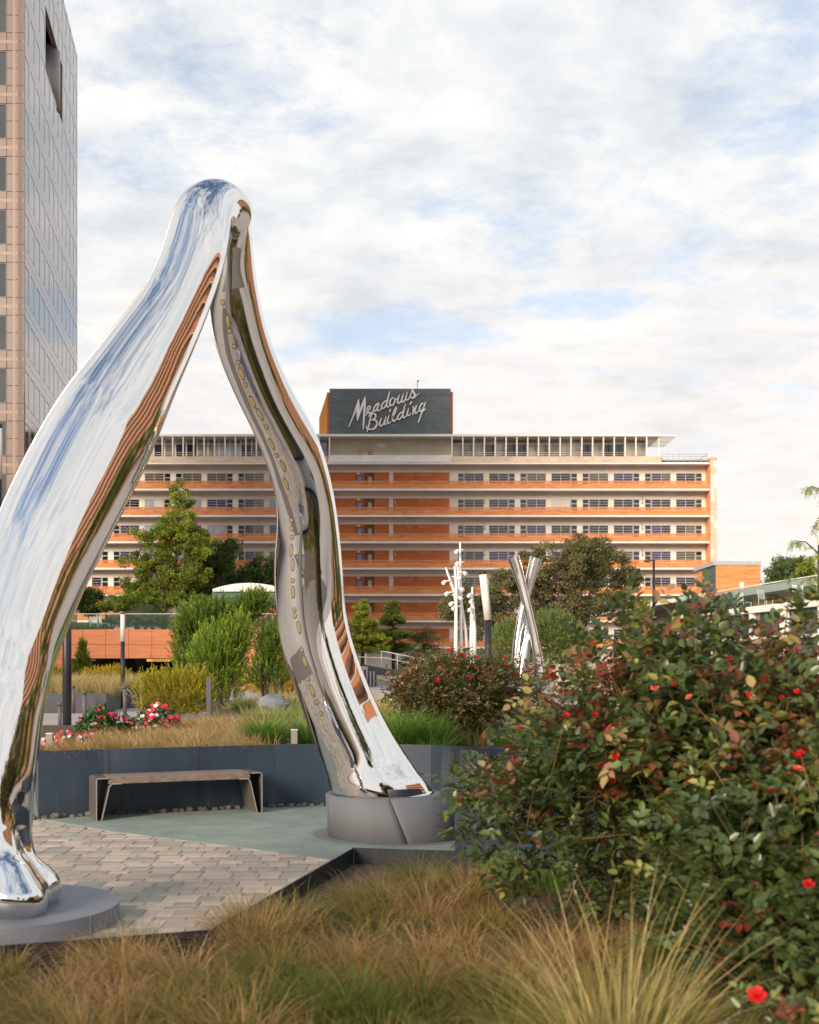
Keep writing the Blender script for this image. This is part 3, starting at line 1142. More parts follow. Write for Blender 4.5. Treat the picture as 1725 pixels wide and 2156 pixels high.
# penthouse
zp, zr = FL[7], 30.35
g = G()
g.box(bx(300), bx(1390), DB - .25, 168, zr - .05, zr + .22)
g.build('roof_slab', M['white'], bld)
g = G()
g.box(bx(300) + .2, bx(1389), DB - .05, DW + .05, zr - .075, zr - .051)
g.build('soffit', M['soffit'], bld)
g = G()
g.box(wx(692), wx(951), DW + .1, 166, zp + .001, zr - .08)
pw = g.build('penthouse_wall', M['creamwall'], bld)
for (a, b) in ((749.5, 765), (770, 788)):
    g = G()
    g.box(wx(a), wx(b), DW + .03, DW + .099, zp + .002, zp + 2.05)
    dr = g.build('door', M['tile'], bld)
    g = G()
    g.box(wx(a + 4), wx(b - 4), DW + .015, DW + .029, zp + .6, zp + 1.7)
    g.build('glass', M['doorglass' if a < 760 else 'pane_dark'], dr)
for (a, b, mk) in ((770, 787, 'soffit'), (795, 811, 'white'), (882, 907, 'soffit')):
    g = G()
    g.box(wx(a), wx(b), DW + .05, DW + .099, zp + 2.3, zp + 2.32)
    for j in range(5):
        g.box(wx(a), wx(b), DW + .06, DW + .099, zp + 2.34 + .07 * j, zp + 2.385 + .07 * j)
    g.build('vent', M[mk], bld)
for (a, b) in ((300, 690), (952, 1362)):
    g = G()
    g.box(wx(a), wx(b), DW + .8, DW + .86, zp + .001, zr - .08)
    g.build('penthouse_backing', M['pane_grey'], bld)
    n = int(round((b - a) / 22.3))
    for j in range(n):
        p0, p1 = wx(a) + (wx(b) - wx(a)) * j / n, wx(a) + (wx(b) - wx(a)) * (j + 1) / n
        q = (j * 7 + int(a)) % 9
        mk = ['pane_grey', 'pane_dark', 'pane_grey', 'pane_navy' if a < 600 else 'pane_grey', 'pane_dark', 'pane_lav' if a < 600 else 'pane_grey', 'pane_navy' if a < 600 else 'pane_dark', 'pane_lav' if a < 600 else 'pane_grey', 'pane_grey'][q]
        g = G()
        g.box(p0 + .1, p1 - .1, DW + .26, DW + .28, zp + .3, zr - .62)
        g.build('window_pane', M['pane_pent' if mk == 'pane_grey' else mk], bld)
        g = G()
        g.box(p0 + .1, p1 - .1, DW + .262, DW + .282, zr - .52, zr - .14)
        g.build('clerestory_pane', M['pane_pent'], bld)
        g = G()
        g.box(p0 - .09, p0 + .09, DW + .2, DW + .34, zp + .002, zr - .081)
        g.box(p0 + .0901, p1 - .0901, DW + .22, DW + .32, zr - .62, zr - .52)
        g.build('mullion', M['cream'], bld)
    m = int(round((b - a) / 22.3))
    for j in range(m + 1):
        x = bx(a + (b - a) * j / m) if a > 600 else bx(320 + 22.0 * j)
        g = G()
        g.box(x - .07, x + .07, DB - .12, DB + .1, zp + .72, zr - .052)
        g.build('fin', M['cream'], bld)
    nblk = int((bx(b) - bx(a)) / 1.33)
    for j in range(nblk):
        x0 = bx(a) + (bx(b) - bx(a)) * j / nblk
        x1 = bx(a) + (bx(b) - bx(a)) * (j + 1) / nblk
        g = G()
        g.box(x0 + .006, x1 - .006, DB - .1, DB + .06, zp + .002, zp + .74)
        g.build('marble_panel', M['marble'], bld)
    g = G()
    for zz_ in (.98, 1.25):
        g.tube([(bx(a), DB + .12, zp + zz_), (bx(b), DB + .12, zp + zz_)], .03, 6)
    g.build('railing', M['frame'], bld)
g = G()
g.box(bx(1362.2), bx(1393), DB - .1, DB + .06, zp + .002, zp + .74)
g.build('marble_panel', M['marble'], bld)
for j in range(8):
    a, b = 692 + (951 - 692) * j / 8, 692 + (951 - 692) * (j + 1) / 8
    g = G()
    g.box(bx(a) + .006, bx(b) - .006, DB - .16, DB + .02, zp + .002, zp + .90)
    g.build('marble_panel', M['marblew'], bld)
g = G()
g.tube([(bx(692), DB + .0, zp + 1.15), (bx(951), DB + .0, zp + 1.15)], .03, 6)
for j in range(14):
    x = bx(694 + 19.6 * j)
    g.tube([(x, DB, zp + .9), (x, DB, zp + 1.15)], .025, 5)
g.build('railing', M['frame'], bld)
# slatted canopy at the right end of the penthouse
g = G()
for y in (DB + .2, DB + 3.2, DB + 6.2):
    g.bar((bx(1385), y, zr + .08), (bx(1424), y, zr + .08), .14, .16)
for j in range(9):
    x = bx(1386 + 4.5 * j)
    g.box(x, x + .12, DB - .1, DB + 7.5, zr - .02, zr + .06)
g.build('canopy', M['white'], bld)
g = G()
for px in (1362, 1388):
    g.box(bx(px) - .06, bx(px) + .06, DB + .1, DB + .24, zp + .75, zr - .1)
g.build('canopy_post', M['cream'], bld)
g = G()
for zz_ in (.45, .8, 1.1):
    g.tube([(bx(1394), DB + .3, zp + zz_), (bx(1491), DB + .3, zp + zz_)], .035, 6)
for j in range(9):
    x = bx(1395 + 12 * j)
    g.tube([(x, DB + .3, zp), (x, DB + .3, zp + 1.1)], .035, 6)
g.tube([(bx(1491), DB + .3, zp + 1.1), (bx(1491), DB + 8, zp + 1.1)], .035, 6)
g.build('roof_railing', M['greyroof'], bld)
g = G()
g.box(bx(1394), xe, DB + .5, DB + .7, zp + .001, zp + .35)
g.build('roof_kerb', M['bluepanel'], bld)

# ------------------------------------------------------------------ rooftop sign
SX0, SX1, SZ0, SZ1 = bx(694), bx(949.6), zr + .24, GZ(817, DB)
sign = thing('rooftop_sign', ((SX0 + SX1) / 2, DB + 3, SZ0), 'dark slate rooftop sign box with white script lettering', 'sign')
g = G()
g.box(SX0, SX1, DB + .3, DB + 8, SZ0, SZ1)
g.build('sign_box', M['teal'], sign)
npx, npz = 9, 7
for i in range(npx):
    for j in range(npz):
        x0, x1 = SX0 + (SX1 - SX0) * i / npx, SX0 + (SX1 - SX0) * (i + 1) / npx
        z0, z1 = SZ0 + (SZ1 - SZ0) * j / npz, SZ0 + (SZ1 - SZ0) * (j + 1) / npz
        g = G()
        g.box(x0 + .012, x1 - .012, DB + .27 + R.uniform(0, .006), DB + .299, z0 + .012, z1 - .012)
        g.build('sign_panel', M['teal'], sign)
g = G()
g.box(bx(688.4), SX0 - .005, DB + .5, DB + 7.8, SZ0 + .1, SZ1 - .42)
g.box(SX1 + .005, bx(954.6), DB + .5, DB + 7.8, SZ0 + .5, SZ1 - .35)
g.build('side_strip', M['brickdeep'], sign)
g = G()
xa, xb = bx(669.5), bx(688.2)
g.prism([(xa, DB + 2.2, SZ0), (xb, DB + .7, SZ0), (xb, DB + .7, SZ1 - .45), (xa, DB + 2.2, SZ1 - 3.3)], (.3, 4.5, 0))
g.build('buttress', M['orange'], sign)
g = G()
g.tube([(bx(879.5), DB + 1.2, SZ1), (bx(879.5), DB + 1.2, GZ(796, DB))], .04, 6)
g.box(bx(879.5) - .03, bx(879.5) + .18, DB + 1.1, DB + 1.3, GZ(799, DB), GZ(796, DB))
g.build('mast', M['bollard'], sign)
g = G()
g.box(bx(828.5), bx(831.5), DB + .05, DB + .26, SZ0 + .12, SZ0 + .55)
g.build('roof_vent', M['door'], sign)
# script letters: strokes measured on the photograph (enlarged 6.16 times), built as raised plates
LT = {
 'M': [[(150, 812, 8), (245, 590, 13), (300, 450, 22), (335, 300, 9)], [(338, 300, 8), (332, 440, 24), (318, 590, 20), (312, 692, 8)], [(312, 690, 8), (360, 540, 18), (410, 400, 22), (460, 250, 8)], [(462, 250, 6), (452, 440, 18), (436, 640, 17), (424, 855, 9)]],
 'e': [[(508, 512, 9), (545, 478, 12), (558, 440, 12), (535, 424, 11), (508, 452, 13), (502, 505, 15), (525, 545, 15), (565, 548, 11), (600, 520, 8)], [(500, 540, 12), (485, 580, 9), (458, 602, 4)]],
 'a': [[(718, 362, 12), (680, 385, 13), (640, 430, 13), (618, 490, 14), (635, 520, 13), (672, 492, 12), (705, 430, 12), (722, 365, 12)], [(712, 385, 13), (690, 460, 14), (692, 505, 13), (730, 505, 10), (765, 470, 8)]],
 'd': [[(875, 322, 12), (830, 335, 13), (785, 385, 13), (765, 440, 14), (790, 470, 13), (830, 440, 12), (865, 370, 12), (878, 322, 12)], [(922, 148, 6), (895, 250, 14), (868, 360, 14), (862, 420, 14), (890, 438, 12), (930, 410, 8)]],
 'o': [[(998, 262, 12), (955, 285, 13), (925, 340, 14), (925, 395, 14), (960, 412, 13), (1000, 375, 13), (1020, 310, 12), (998, 262, 12)], [(1005, 275, 9), (1030, 298, 9), (1068, 282, 7)]],
 'w': [[(1105, 212, 7), (1080, 280, 13), (1068, 340, 15), (1092, 368, 14), (1130, 340, 12), (1162, 260, 12), (1182, 186, 6)], [(1165, 240, 12), (1148, 305, 14), (1160, 345, 13), (1200, 325, 12), (1232, 240, 11), (1250, 160, 6)]],
 's': [[(1225, 300, 13), (1262, 305, 11), (1310, 230, 10), (1348, 100, 8)], [(1350, 100, 8), (1368, 160, 15), (1395, 210, 17), (1385, 255, 17), (1345, 270, 14), (1312, 245, 7)], [(1375, 262, 12), (1420, 225, 9), (1482, 186, 3)]],
 'B': [[(580, 580, 12), (555, 660, 13), (528, 780, 13), (498, 905, 8)], [(520, 625, 7), (560, 575, 12), (615, 562, 14), (655, 590, 15), (650, 640, 14), (610, 675, 11), (560, 690, 7)], [(590, 685, 8), (650, 690, 13), (682, 735, 16), (668, 800, 17), (620, 850, 15), (550, 862, 11), (495, 840, 14), (476, 796, 5)]],
 'u': [[(768, 652, 8), (740, 720, 14), (732, 775, 15), (760, 796, 13), (800, 765, 12), (832, 690, 12), (850, 622, 7)], [(838, 680, 12), (822, 740, 13), (838, 772, 12), (865, 750, 8)]],
 'i': [[(908, 598, 7), (885, 670, 13), (878, 722, 14), (905, 745, 12), (945, 715, 8)], [(932, 486, 13), (922, 528, 12)]],
 'l': [[(968, 650, 8), (1020, 560, 10), (1050, 470, 11), (1040, 444, 8), (1012, 490, 12), (982, 590, 14), (972, 660, 15), (992, 705, 15), (1030, 690, 12), (1062, 650, 8)]],
 'd.': [[(1178, 535, 12), (1130, 550, 13), (1085, 600, 13), (1066, 655, 14), (1095, 675, 13), (1135, 640, 12), (1170, 575, 12), (1182, 535, 12)], [(1216, 376, 6), (1195, 465, 13), (1172, 560, 14), (1168, 620, 14), (1195, 642, 12), (1232, 605, 8)]],
 'i.': [[(1278, 468, 7), (1258, 535, 13), (1250, 590, 14), (1278, 602, 12), (1315, 562, 8)], [(1330, 346, 13), (1304, 386, 12)]],
 'n': [[(1358, 432, 9), (1368, 470, 12), (1352, 588, 9)], [(1352, 560, 8), (1390, 480, 11), (1428, 415, 9)], [(1422, 420, 10), (1402, 490, 13), (1395, 550, 14), (1420, 560, 12), (1462, 510, 8)]],
 'g': [[(1562, 368, 12), (1520, 385, 13), (1490, 440, 13), (1482, 500, 14), (1512, 522, 13), (1550, 470, 12), (1572, 400, 12), (1562, 368, 12)], [(1598, 352, 8), (1570, 420, 12), (1520, 560, 13), (1458, 732, 10)], [(1535, 520, 10), (1568, 500, 14), (1598, 468, 5)]],
}


def crv(pts, k=7):
    """Catmull-Rom through (x, y, w)"""
    a = np.array(pts, dtype=float)
    a = np.vstack([2 * a[0] - a[1], a, 2 * a[-1] - a[-2]])
    out = []
    for i in range(1, len(a) - 2):
        for j in range(k):
            t = j / k
            p0, p1, p2, p3 = a[i - 1], a[i], a[i + 1], a[i + 2]
            out.append(.5 * ((2 * p1) + (-p0 + p2) * t + (2 * p0 - 5 * p1 + 4 * p2 - p3) * t * t + (-p0 + 3 * p1 - 3 * p2 + p3) * t ** 3))
    out.append(a[-2])
    return np.array(out)


kk = 0
for ch, strokes in LT.items():
    g = G()
    for st in strokes:
        kk += 1
        q = crv(st)
        xy = np.stack([bx((1040 + q[:, 0] / 6.161) / 1.449275), 0 * q[:, 0], np.array([GZ((1170 + v / 6.161) / 1.449275, DB) for v in q[:, 1]])], 1)
        hw = np.maximum(q[:, 2], 4) / 6.161 / 1.449275 * KB * 1.02
        y0, y1 = DB + .05 - .0012 * kk, DB + .262
        t = np.gradient(xy, axis=0)
        t = nrm(t)
        nrmv = np.stack([-t[:, 2], 0 * t[:, 0], t[:, 0]], 1)
        # rounded ends
        A, B = xy + nrmv * hw[:, None], xy - nrmv * hw[:, None]
        cap0 = [xy[0] - t[0] * hw[0] * math.cos(a) + nrmv[0] * hw[0] * math.sin(a) for a in np.linspace(-1.1, 1.1, 4)]
        cap1 = [xy[-1] + t[-1] * hw[-1] * math.cos(a) - nrmv[-1] * hw[-1] * math.sin(a) for a in np.linspace(-1.1, 1.1, 4)]
        n = len(xy)
        for i in range(n - 1):
            quad = [A[i], A[i + 1], B[i + 1], B[i]]
            f = [(p[0], y0, p[2]) for p in quad]
            bk = [(p[0], y1, p[2]) for p in quad]
            g.mi = 0
            g.add(f, [(0, 1, 2, 3)])
            g.mi = 1
            g.add([f[0], f[1], bk[1], bk[0]], [(0, 1, 2, 3)])
            g.add([f[3], f[2], bk[2], bk[3]], [(0, 1, 2, 3)])
        for cap, e0, e1 in ((cap0, B[0], A[0]), (cap1, A[-1], B[-1])):
            pts = [e0] + list(cap) + [e1]
            g.mi = 0
            g.add([(p[0], y0, p[2]) for p in pts], [tuple(range(len(pts)))])
            g.mi = 1
            for p, r in zip(pts, pts[1:]):
                g.add([(p[0], y0, p[2]), (r[0], y0, r[2]), (r[0], y1, r[2]), (p[0], y1, p[2])], [(0, 1, 2, 3)])
    g.build('letter', [M['letter'], M['letterside']], sign)

# ------------------------------------------------------------------ granite tower at the left
TC = Vector((GX(50, 88), 88, 0))
TD = Vector((GX(163, 119.3) - TC.x, 31.3, 0))
TL = TD.length
TDn = TD.normalized()
TN = Vector((TDn.y, -TDn.x, 0))                  # outward from the side face
FH, NF = 3.9, 16
Z0 = GZ(1380, 88) - FH * 0 - .6
tower = thing('granite_tower', TC, 'tall brown granite office tower at the left edge with rows of mirrored windows', 'building')
TH = GZ(128, 119.3)


def tp(s, out, z):
    p = TC + TDn * s + TN * out
    return (p.x, p.y, z)


def tbox(gg, s0, s1, o0, o1, z0, z1):
    vs = [tp(s, q, z) for z in (z0, z1) for q in (o0, o1) for s in (s0, s1)]
    gg.add(vs, [(0, 2, 3, 1), (4, 5, 7, 6), (0, 1, 5, 4), (2, 6, 7, 3), (0, 4, 6, 2), (1, 3, 7, 5)])


# loggia opening in the side face: t1..t2 along, zA..zB up
NC = 12
cw = TL / NC
LA, LB = 4, 8
zw = [GZ(1380, 88) + FH * k for k in range(-1, NF + 2)]


def front_z(py):
    return GZ(py, 88)


# front floors: windows (lower edge, upper edge) measured down the corner
win0 = front_z((830 / 5.392) / 1.449)            # head of one window
rowsz = []
k = -14
while True:
    head = win0 + FH * k
    if head - 2.58 > TH - 1:
        break
    if head > 2:
        rowsz.append((head - 2.58, head))
    k += 1
LR = min(range(len(rowsz)), key=lambda i: abs(rowsz[i][1] - 54.7))
LZ0, LZ1 = rowsz[LR - 1][1] + .02, rowsz[LR + 1][0] - .02
g = G()                                           # inner body
tbox(g, 4.2, TL, -24, -.42, 0, LZ0)
tbox(g, 4.2, cw * LA, -24, -.42, LZ0, LZ1)
tbox(g, cw * LB, TL, -24, -.42, LZ0, LZ1)
tbox(g, 4.2, TL, -24, -.42, LZ1, TH)
g.build('body', M['jointdark'], tower)
g = G()
g.mi = 0
_w = {}


def side_window():
    gg = G()
    wd, ht = cw * .66, 2.58
    vs = lambda s0, s1, o0, o1, z0, z1: [tuple(TDn * s + TN * q + Vector((0, 0, z))) for z in (z0, z1) for q in (o0, o1) for s in (s0, s1)]
    fs = [(0, 2, 3, 1), (4, 5, 7, 6), (0, 1, 5, 4), (2, 6, 7, 3), (0, 4, 6, 2), (1, 3, 7, 5)]
    gg.mi = 1
    gg.add(vs(.05, wd - .05, -.2, -.016, .05, ht - .05), fs)
    gg.mi = 0
    for a in ((0, .05, -.2, -.008, 0, ht), (wd - .05, wd, -.2, -.008, 0, ht), (.0501, wd - .0501, -.2, -.008, 0, .05), (.0501, wd - .0501, -.2, -.008, ht - .05, ht)):
        gg.add(vs(*a), fs)
    return gg.mesh('window', [M['darkframe'], M['coated']])


SW = side_window()
sp, pr = G(), G()
for (z0, z1) in rowsz:
    r = rowsz.index((z0, z1))
    for c in range(NC):
        s0 = cw * c + cw * .17
        inl = LA <= c < LB and r == LR
        if inl:
            continue
        piece('window', SW, tower, tp(s0, 0, z0))
        tbox(pr, cw * c + .01, s0 - .004, -.41, 0, z0 + .004, z1 - .004)
        tbox(pr, s0 + cw * .66 + .004, cw * (c + 1) - .01, -.41, 0, z0 + .004, z1 - .004)
    for c in range(NC):
        if LA <= c < LB and LR <= r <= LR + 1:
            continue
        tbox(sp, cw * c + .01, cw * (c + 1) - .01, -.41, 0, z0 - 1.30, z0 - .67)
        tbox(sp, cw * c + .01, cw * (c + 1) - .01, -.41, 0, z0 - .64, z0 - .02)
zt = rowsz[-1][1]
for c in range(NC):
    tbox(sp, cw * c + .01, cw * (c + 1) - .01, -.41, 0, zt + .012, TH)
o = sp.build('spandrel_panel', M['granite'], tower)
o['kind'] = 'stuff'
o = pr.build('pier_panel', M['granite'], tower)
o['kind'] = 'stuff'
g = G()
c0 = tp(cw * 6.9, -1.45, 0)
g.tube([(c0[0], c0[1], LZ0), (c0[0], c0[1], LZ1)], 1.6, 28)
g.build('loggia_column', M['bronze'], tower)
g = G()
tbox(g, cw * LA + .004, cw * LB - .004, -6, -.01, LZ0 - .3, LZ0)
tbox(g, cw * LA + .004, cw * LB - .004, -6, -.01, LZ1, LZ1 + .3)
tbox(g, cw * LB - .35, cw * LB - .005, -6, -.01, LZ0 + .002, LZ1 - .002)
g.build('loggia_lining', M['granite'], tower)
# front face: pier and spandrel panels with a paler cross band, wide windows
FN = 26.0
for fi, (z0, z1) in enumerate(rowsz):
    for part_z in ((z0 - 1.30, z0 - .02), (z0 + .02, (z0 + z1) / 2 - .02), ((z0 + z1) / 2 + .02, z1 - .02)):
        g = G()
        g.box(TC.x - 1.24, TC.x - .01, TC.y, TC.y + .4, part_z[0], part_z[1])
        g.build('granite_panel', M['granite'], tower)
    for j in range(2):
        x1 = TC.x - 1.26 - 2.75 * j
        g = G()
        g.box(x1 - 2.71, x1 - .02, TC.y + .002, TC.y + .4, z0 - 1.30, z0 - .02)
        g.build('granite_panel', M['granite'], tower)
        g = G()
        g.box(x1 - 2.0, x1 - .09, TC.y + .10, TC.y + .15, z0 + .07, z1 - .07)
        wn = g.build('window', M['coated'], tower)
        g = G()
        for (a, b, e, f) in ((x1 - .09, x1 - .011, z0, z1), (x1 - 2.07, x1 - 2.0, z0, z1), (x1 - 1.999, x1 - .0901, z0, z0 + .09), (x1 - 1.999, x1 - .0901, z1 - .09, z1)):
            g.box(a, b, TC.y + .05, TC.y + .3, e + .002, f - .002)
        g.build('frame', M['darkframe'], wn)
        g = G()
        g.box(x1 - 2.73, x1 - 2.08, TC.y + .001, TC.y + .4, z0, z1 - .002)
        g.build('granite_panel', M['granite'], tower)
    g = G()
    g.box(TC.x - .80, TC.x - .62, TC.y - .003, TC.y + .02, z0 - 1.308, z1 - .006)
    g.box(TC.x - 6.7, TC.x - .801, TC.y - .0035, TC.y + .02, z0 - .76, z0 - .54)
    g.box(TC.x - .619, TC.x - .012, TC.y - .0035, TC.y + .02, z0 - .76, z0 - .54)
    g.build('pale_band', M['granitelight'], tower)
g = G()
g.prism([(TC.x - .48, TC.y + .41, 0), (TC.x - 1.12, TC.y + 4.6, 0), (TC.x - FN, TC.y + 4.6, 0), (TC.x - FN, TC.y + .41, 0)], (0, 0, TH))
g.build('front_backing', M['jointdark'], tower)
g = G()
g.box(TC.x - FN, TC.x - 6.78, TC.y + .05, TC.y + .405, 0, TH)
g.build('front_wall', M['granite'], tower)

# ------------------------------------------------------------------ blocks beside the plaza, mirrored in the steel
wing = thing('brick_wing', (62, 26, 0), 'orange brick wing with balcony stripes mirrored in the left leg of the arch', 'building')
WM = pbr('wing_brick', (.50, .21, .10), .8, var=.2, scale=.6)
WD_ = pbr('wing_recess', (.20, .11, .07), .8, var=.3, scale=.5)
g = G()
g.box(60, 72, -6, 70, 0, 27)
g.build('wall', WM, wing)
for k in range(8):
    z = 3.3 * k + 1.0
    g = G()
    g.box(58.6, 59.99, -6, 70, z + 1.0, z + 1.2)
    g.build('balcony_slab', M['cream'], wing)
    g = G()
    g.box(58.5, 58.7, -6, 70, z + 1.21, z + 2.2)
    g.build('parapet', WM, wing)
    g = G()
    g.box(59.9, 59.98, -6, 70, z - .55, z + .75)
    g.build('window_band', WD_, wing)
blk = thing('granite_block', (-62, 35, 0), 'brown granite office block mirrored along the outer edge of the arch', 'building')
g = G()
g.box(-74, -52, -30, 66, 0, 20)
g.build('wall', M['granite'], blk)
for k in range(4):
    g = G()
    g.box(-51.99, -51.9, -29, 65, 4 * k + 2.6, 4 * k + 4.9)
    g.build('window_band', M['coated'], blk)

# ------------------------------------------------------------------ terracotta parking structure with a planted terrace
TY = 80.0
TX0, TX1 = GX(40, TY), GX(650, TY)
TZ0, TZ1 = GZ(1386.5, TY), GZ(1325, TY)
gar = thing('parking_garage', ((TX0 + TX1) / 2, TY + 10, 0), 'low terracotta panelled parking garage with a planted terrace on top', 'building')
pw_ = 48.6 * TY / FPX
x, j = GX(40 - 12, TY), 0
while x < TX1:
    for (a, b) in ((TZ0, (TZ0 + TZ1) / 2 - .05), ((TZ0 + TZ1) / 2 - .05, TZ1)):
        g = G()
        g.box(x + .012, x + pw_ - .012, TY + R.uniform(0, .008), TY + .3, a + .012, b - .012)
        g.build('terracotta_panel', M['terracotta'], gar)
    x += pw_
g = G()
g.box(TX0, TX1, TY + .31, TY + .8, TZ0 + .02, TZ1 - .02)
g.box(TX0, TX1, TY + .31, TY + 34, TZ1 - .5, TZ1 - .05)
g.box(TX0, TX1, TY + 14, TY + 14.3, 0, TZ1 - .55)
g.build('shell', M['darkin'], gar)
for (a, b) in ((40, 148), (392, 640)):
    g = G()
    g.box(GX(a, TY), GX(b, TY), TY + .05, TY + 1.2, 0, TZ0 - .01)
    g.build('pier', M['terracotta'], gar)
g = G()
g.tube([(GX(296, TY + 6), TY + 6, 0), (GX(296, TY + 6), TY + 6, 1.3), (GX(296, TY + 6), TY + 6, TZ1 - .52)], [.22, .22, .8], 10)
g.build('column', M['darkin'], gar)
for px in (196, 380):
    g = G()
    g.box(GX(px - 5, TY + 1.6), GX(px + 5, TY + 1.6), TY + 1.5, TY + 1.7, TZ0 - .16, TZ0 - .05)
    g.build('ceiling_light', M['white'], gar)
g = G()
g.tube([(GX(376, TY + 3), TY + 3, .0), (GX(376, TY + 3), TY + 3, 1.55)], .04, 6)
g.bar((GX(376, TY + 3), TY + 3, 1.1), (GX(392, TY + 3), TY + 3, 1.1), .05, .05)
g.build('rail', M['white'], gar)
# clearance bar
cs = thing('clearance_sign', (GX(343, TY - .3), TY - .3, TZ0 - .2), 'yellow hanging clearance bar over the garage entrance', 'sign')
g = G()
g.box(GX(311, TY), GX(374, TY), TY - .33, TY - .2, GZ(1393, TY), GZ(1387.6, TY))
g.build('board', M['yellow'], cs)
g = G()
for px in (318, 368):
    g.tube([(GX(px, TY), TY - .26, GZ(1387.8, TY)), (GX(px, TY), TY - .26, TZ0 + .3)], .012, 5)
g.build('hanger', M['black'], cs)


def lettering(text, size, mat, parent, at, align='CENTER', ext=.004, rot=(rad(90), 0, 0)):
    cu = bpy.data.curves.new('lettering', 'FONT')
    cu.body = text
    cu.size = size
    cu.extrude = ext
    cu.align_x = align
    cu.align_y = 'CENTER'
    tmp = bpy.data.objects.new('tmp_text', cu)
    me = bpy.data.meshes.new_from_object(tmp)
    bpy.data.objects.remove(tmp)
    me.materials.clear()
    me.materials.append(mat)
    o = bpy.data.objects.new('lettering', me)
    o.parent = parent
    o.location = Vector(at) - wloc(parent)
    o.rotation_euler = rot
    return link(o)


lettering("CLEARANCE 6' 6\"", .17, M['black'], cs, ((GX(342.5, TY)), TY - .336, GZ(1390.2, TY)))
# glass balustrade of the terrace
gl = thing('glass_balustrade', (GX(270, TY), TY + .1, TZ1), 'clear green glass balustrade along the terrace edge', 'railing')
x = TX0
while x < TX1 - 1:
    g = G()
    g.box(x + .015, x + 1.94, TY + .1, TY + .125, TZ1 - .1, TZ1 + 1.02)
    g.build('glass_panel', M['terglass'], gl)
    x += 1.95
g = G()
g.box(TX0, TX1, TY + .08, TY + .145, TZ1 + 1.021, TZ1 + 1.06)
g.build('handrail', M['frame'], gl)
# kiosk with curved white roof
KX0, KX1, KY = GX(449, 88), GX(600, 88), 88
kio = thing('roof_kiosk', ((KX0 + KX1) / 2, KY, TZ1), 'small green louvred kiosk with a white curved roof', 'kiosk')
g = G()
g.box(KX0 + .1, KX1, KY, KY + 4, TZ1, GZ(1246, KY))
g.build('wall', M['terracotta'], kio)
for j in range(5):
    zz_ = GZ(1279, KY) + (GZ(1246, KY) - GZ(1279, KY)) * j / 5
    for (a, b) in ((447, 495), (495.5, 560), (560.5, 600)):
        g = G()
        g.bar((GX(a, KY) , KY - .06, zz_ + .1), (GX(b, KY), KY - .06, zz_ + .1), .06, .21)
        g.build('louvre', M['kioskglass'], kio)
pts = []
for j in range(13):
    a = j / 12
    px = 449 + (600 - 449) * a
    pts.append((GX(px, KY), KY - .3, GZ(1245 - 17 * (1 - (2 * a - 1) ** 2 * .75) , KY)))
pr_ = pts + [(KX1, KY - .3, GZ(1246, KY)), (KX0, KY - .3, GZ(1246, KY))]
g = G()
g.prism(pr_, (0, 5, 0))
g.build('roof', M['white'], kio)
g = G()
g.box(GX(523, KY), GX(530, KY), KY - .36, KY - .31, GZ(1275, KY), GZ(1228, KY))
g.build('roof_post', M['white'], kio)


def saucer_lamp(px, py, D, label):
    zt = GZ(py, D)
    t = thing('terrace_lamp', (GX(px, D), D, TZ1), label, 'lamp', 'saucer lamps on the terrace')
    c = (GX(px, D), D, 0)
    g = G()
    g.tube([(c[0], D, TZ1 - .1), (c[0], D, zt - .75)], .05, 8)
    g.build('post', M['dark'], t)
    g = G()
    g.lathe((c[0], D, zt - .75), [(.08, 0), (.19, .1), (.2, .42), (.07, .5)], 12)
    g.build('lantern', M['box'], t)
    g = G()
    g.lathe((c[0], D, zt - .22), [(.40, 0), (.40, .04), (.12, .12), (.04, .2)], 16)
    g.build('hat', M['frame'], t)


saucer_lamp(207, 1259, 96, 'taller saucer lamp at the left of the terrace, near the arch leg')
saucer_lamp(223, 1268, 96, 'shorter saucer lamp just right of its taller neighbour by the arch leg')
saucer_lamp(374.6, 1257, 96, 'saucer lamp above the palmettos, left one of the right-hand pair')
saucer_lamp(382, 1267, 96, 'lower saucer lamp half hidden by the tall green shrub')

# ------------------------------------------------------------------ glass pavilion at the right, with a roof deck
PD = Vector((.122, -1.0, 0)).normalized()
PO = Vector((15.8, 71.0, 0))
PN = Vector((-PD.y, PD.x, 0)) * -1
PN = Vector((PD.y, -PD.x, 0))                     # towards the plaza (left)
if PN.x > 0:
    PN = -PN
PZ = 4.53
pav = thing('glass_pavilion', (17.5, 58, 0), 'low glass walled pavilion with white columns and a roof deck', 'building')


def pp(s, out, z):
    p = PO + PD * s + PN * out
    return Vector((p.x, p.y, z))


def pbox(gg, s0, s1, o0, o1, z0, z1):
    vs = [pp(s, q, z) for z in (z0, z1) for q in (o0, o1) for s in (s0, s1)]
    gg.add(vs, [(0, 2, 3, 1), (4, 5, 7, 6), (0, 1, 5, 4), (2, 6, 7, 3), (0, 4, 6, 2), (1, 3, 7, 5)])


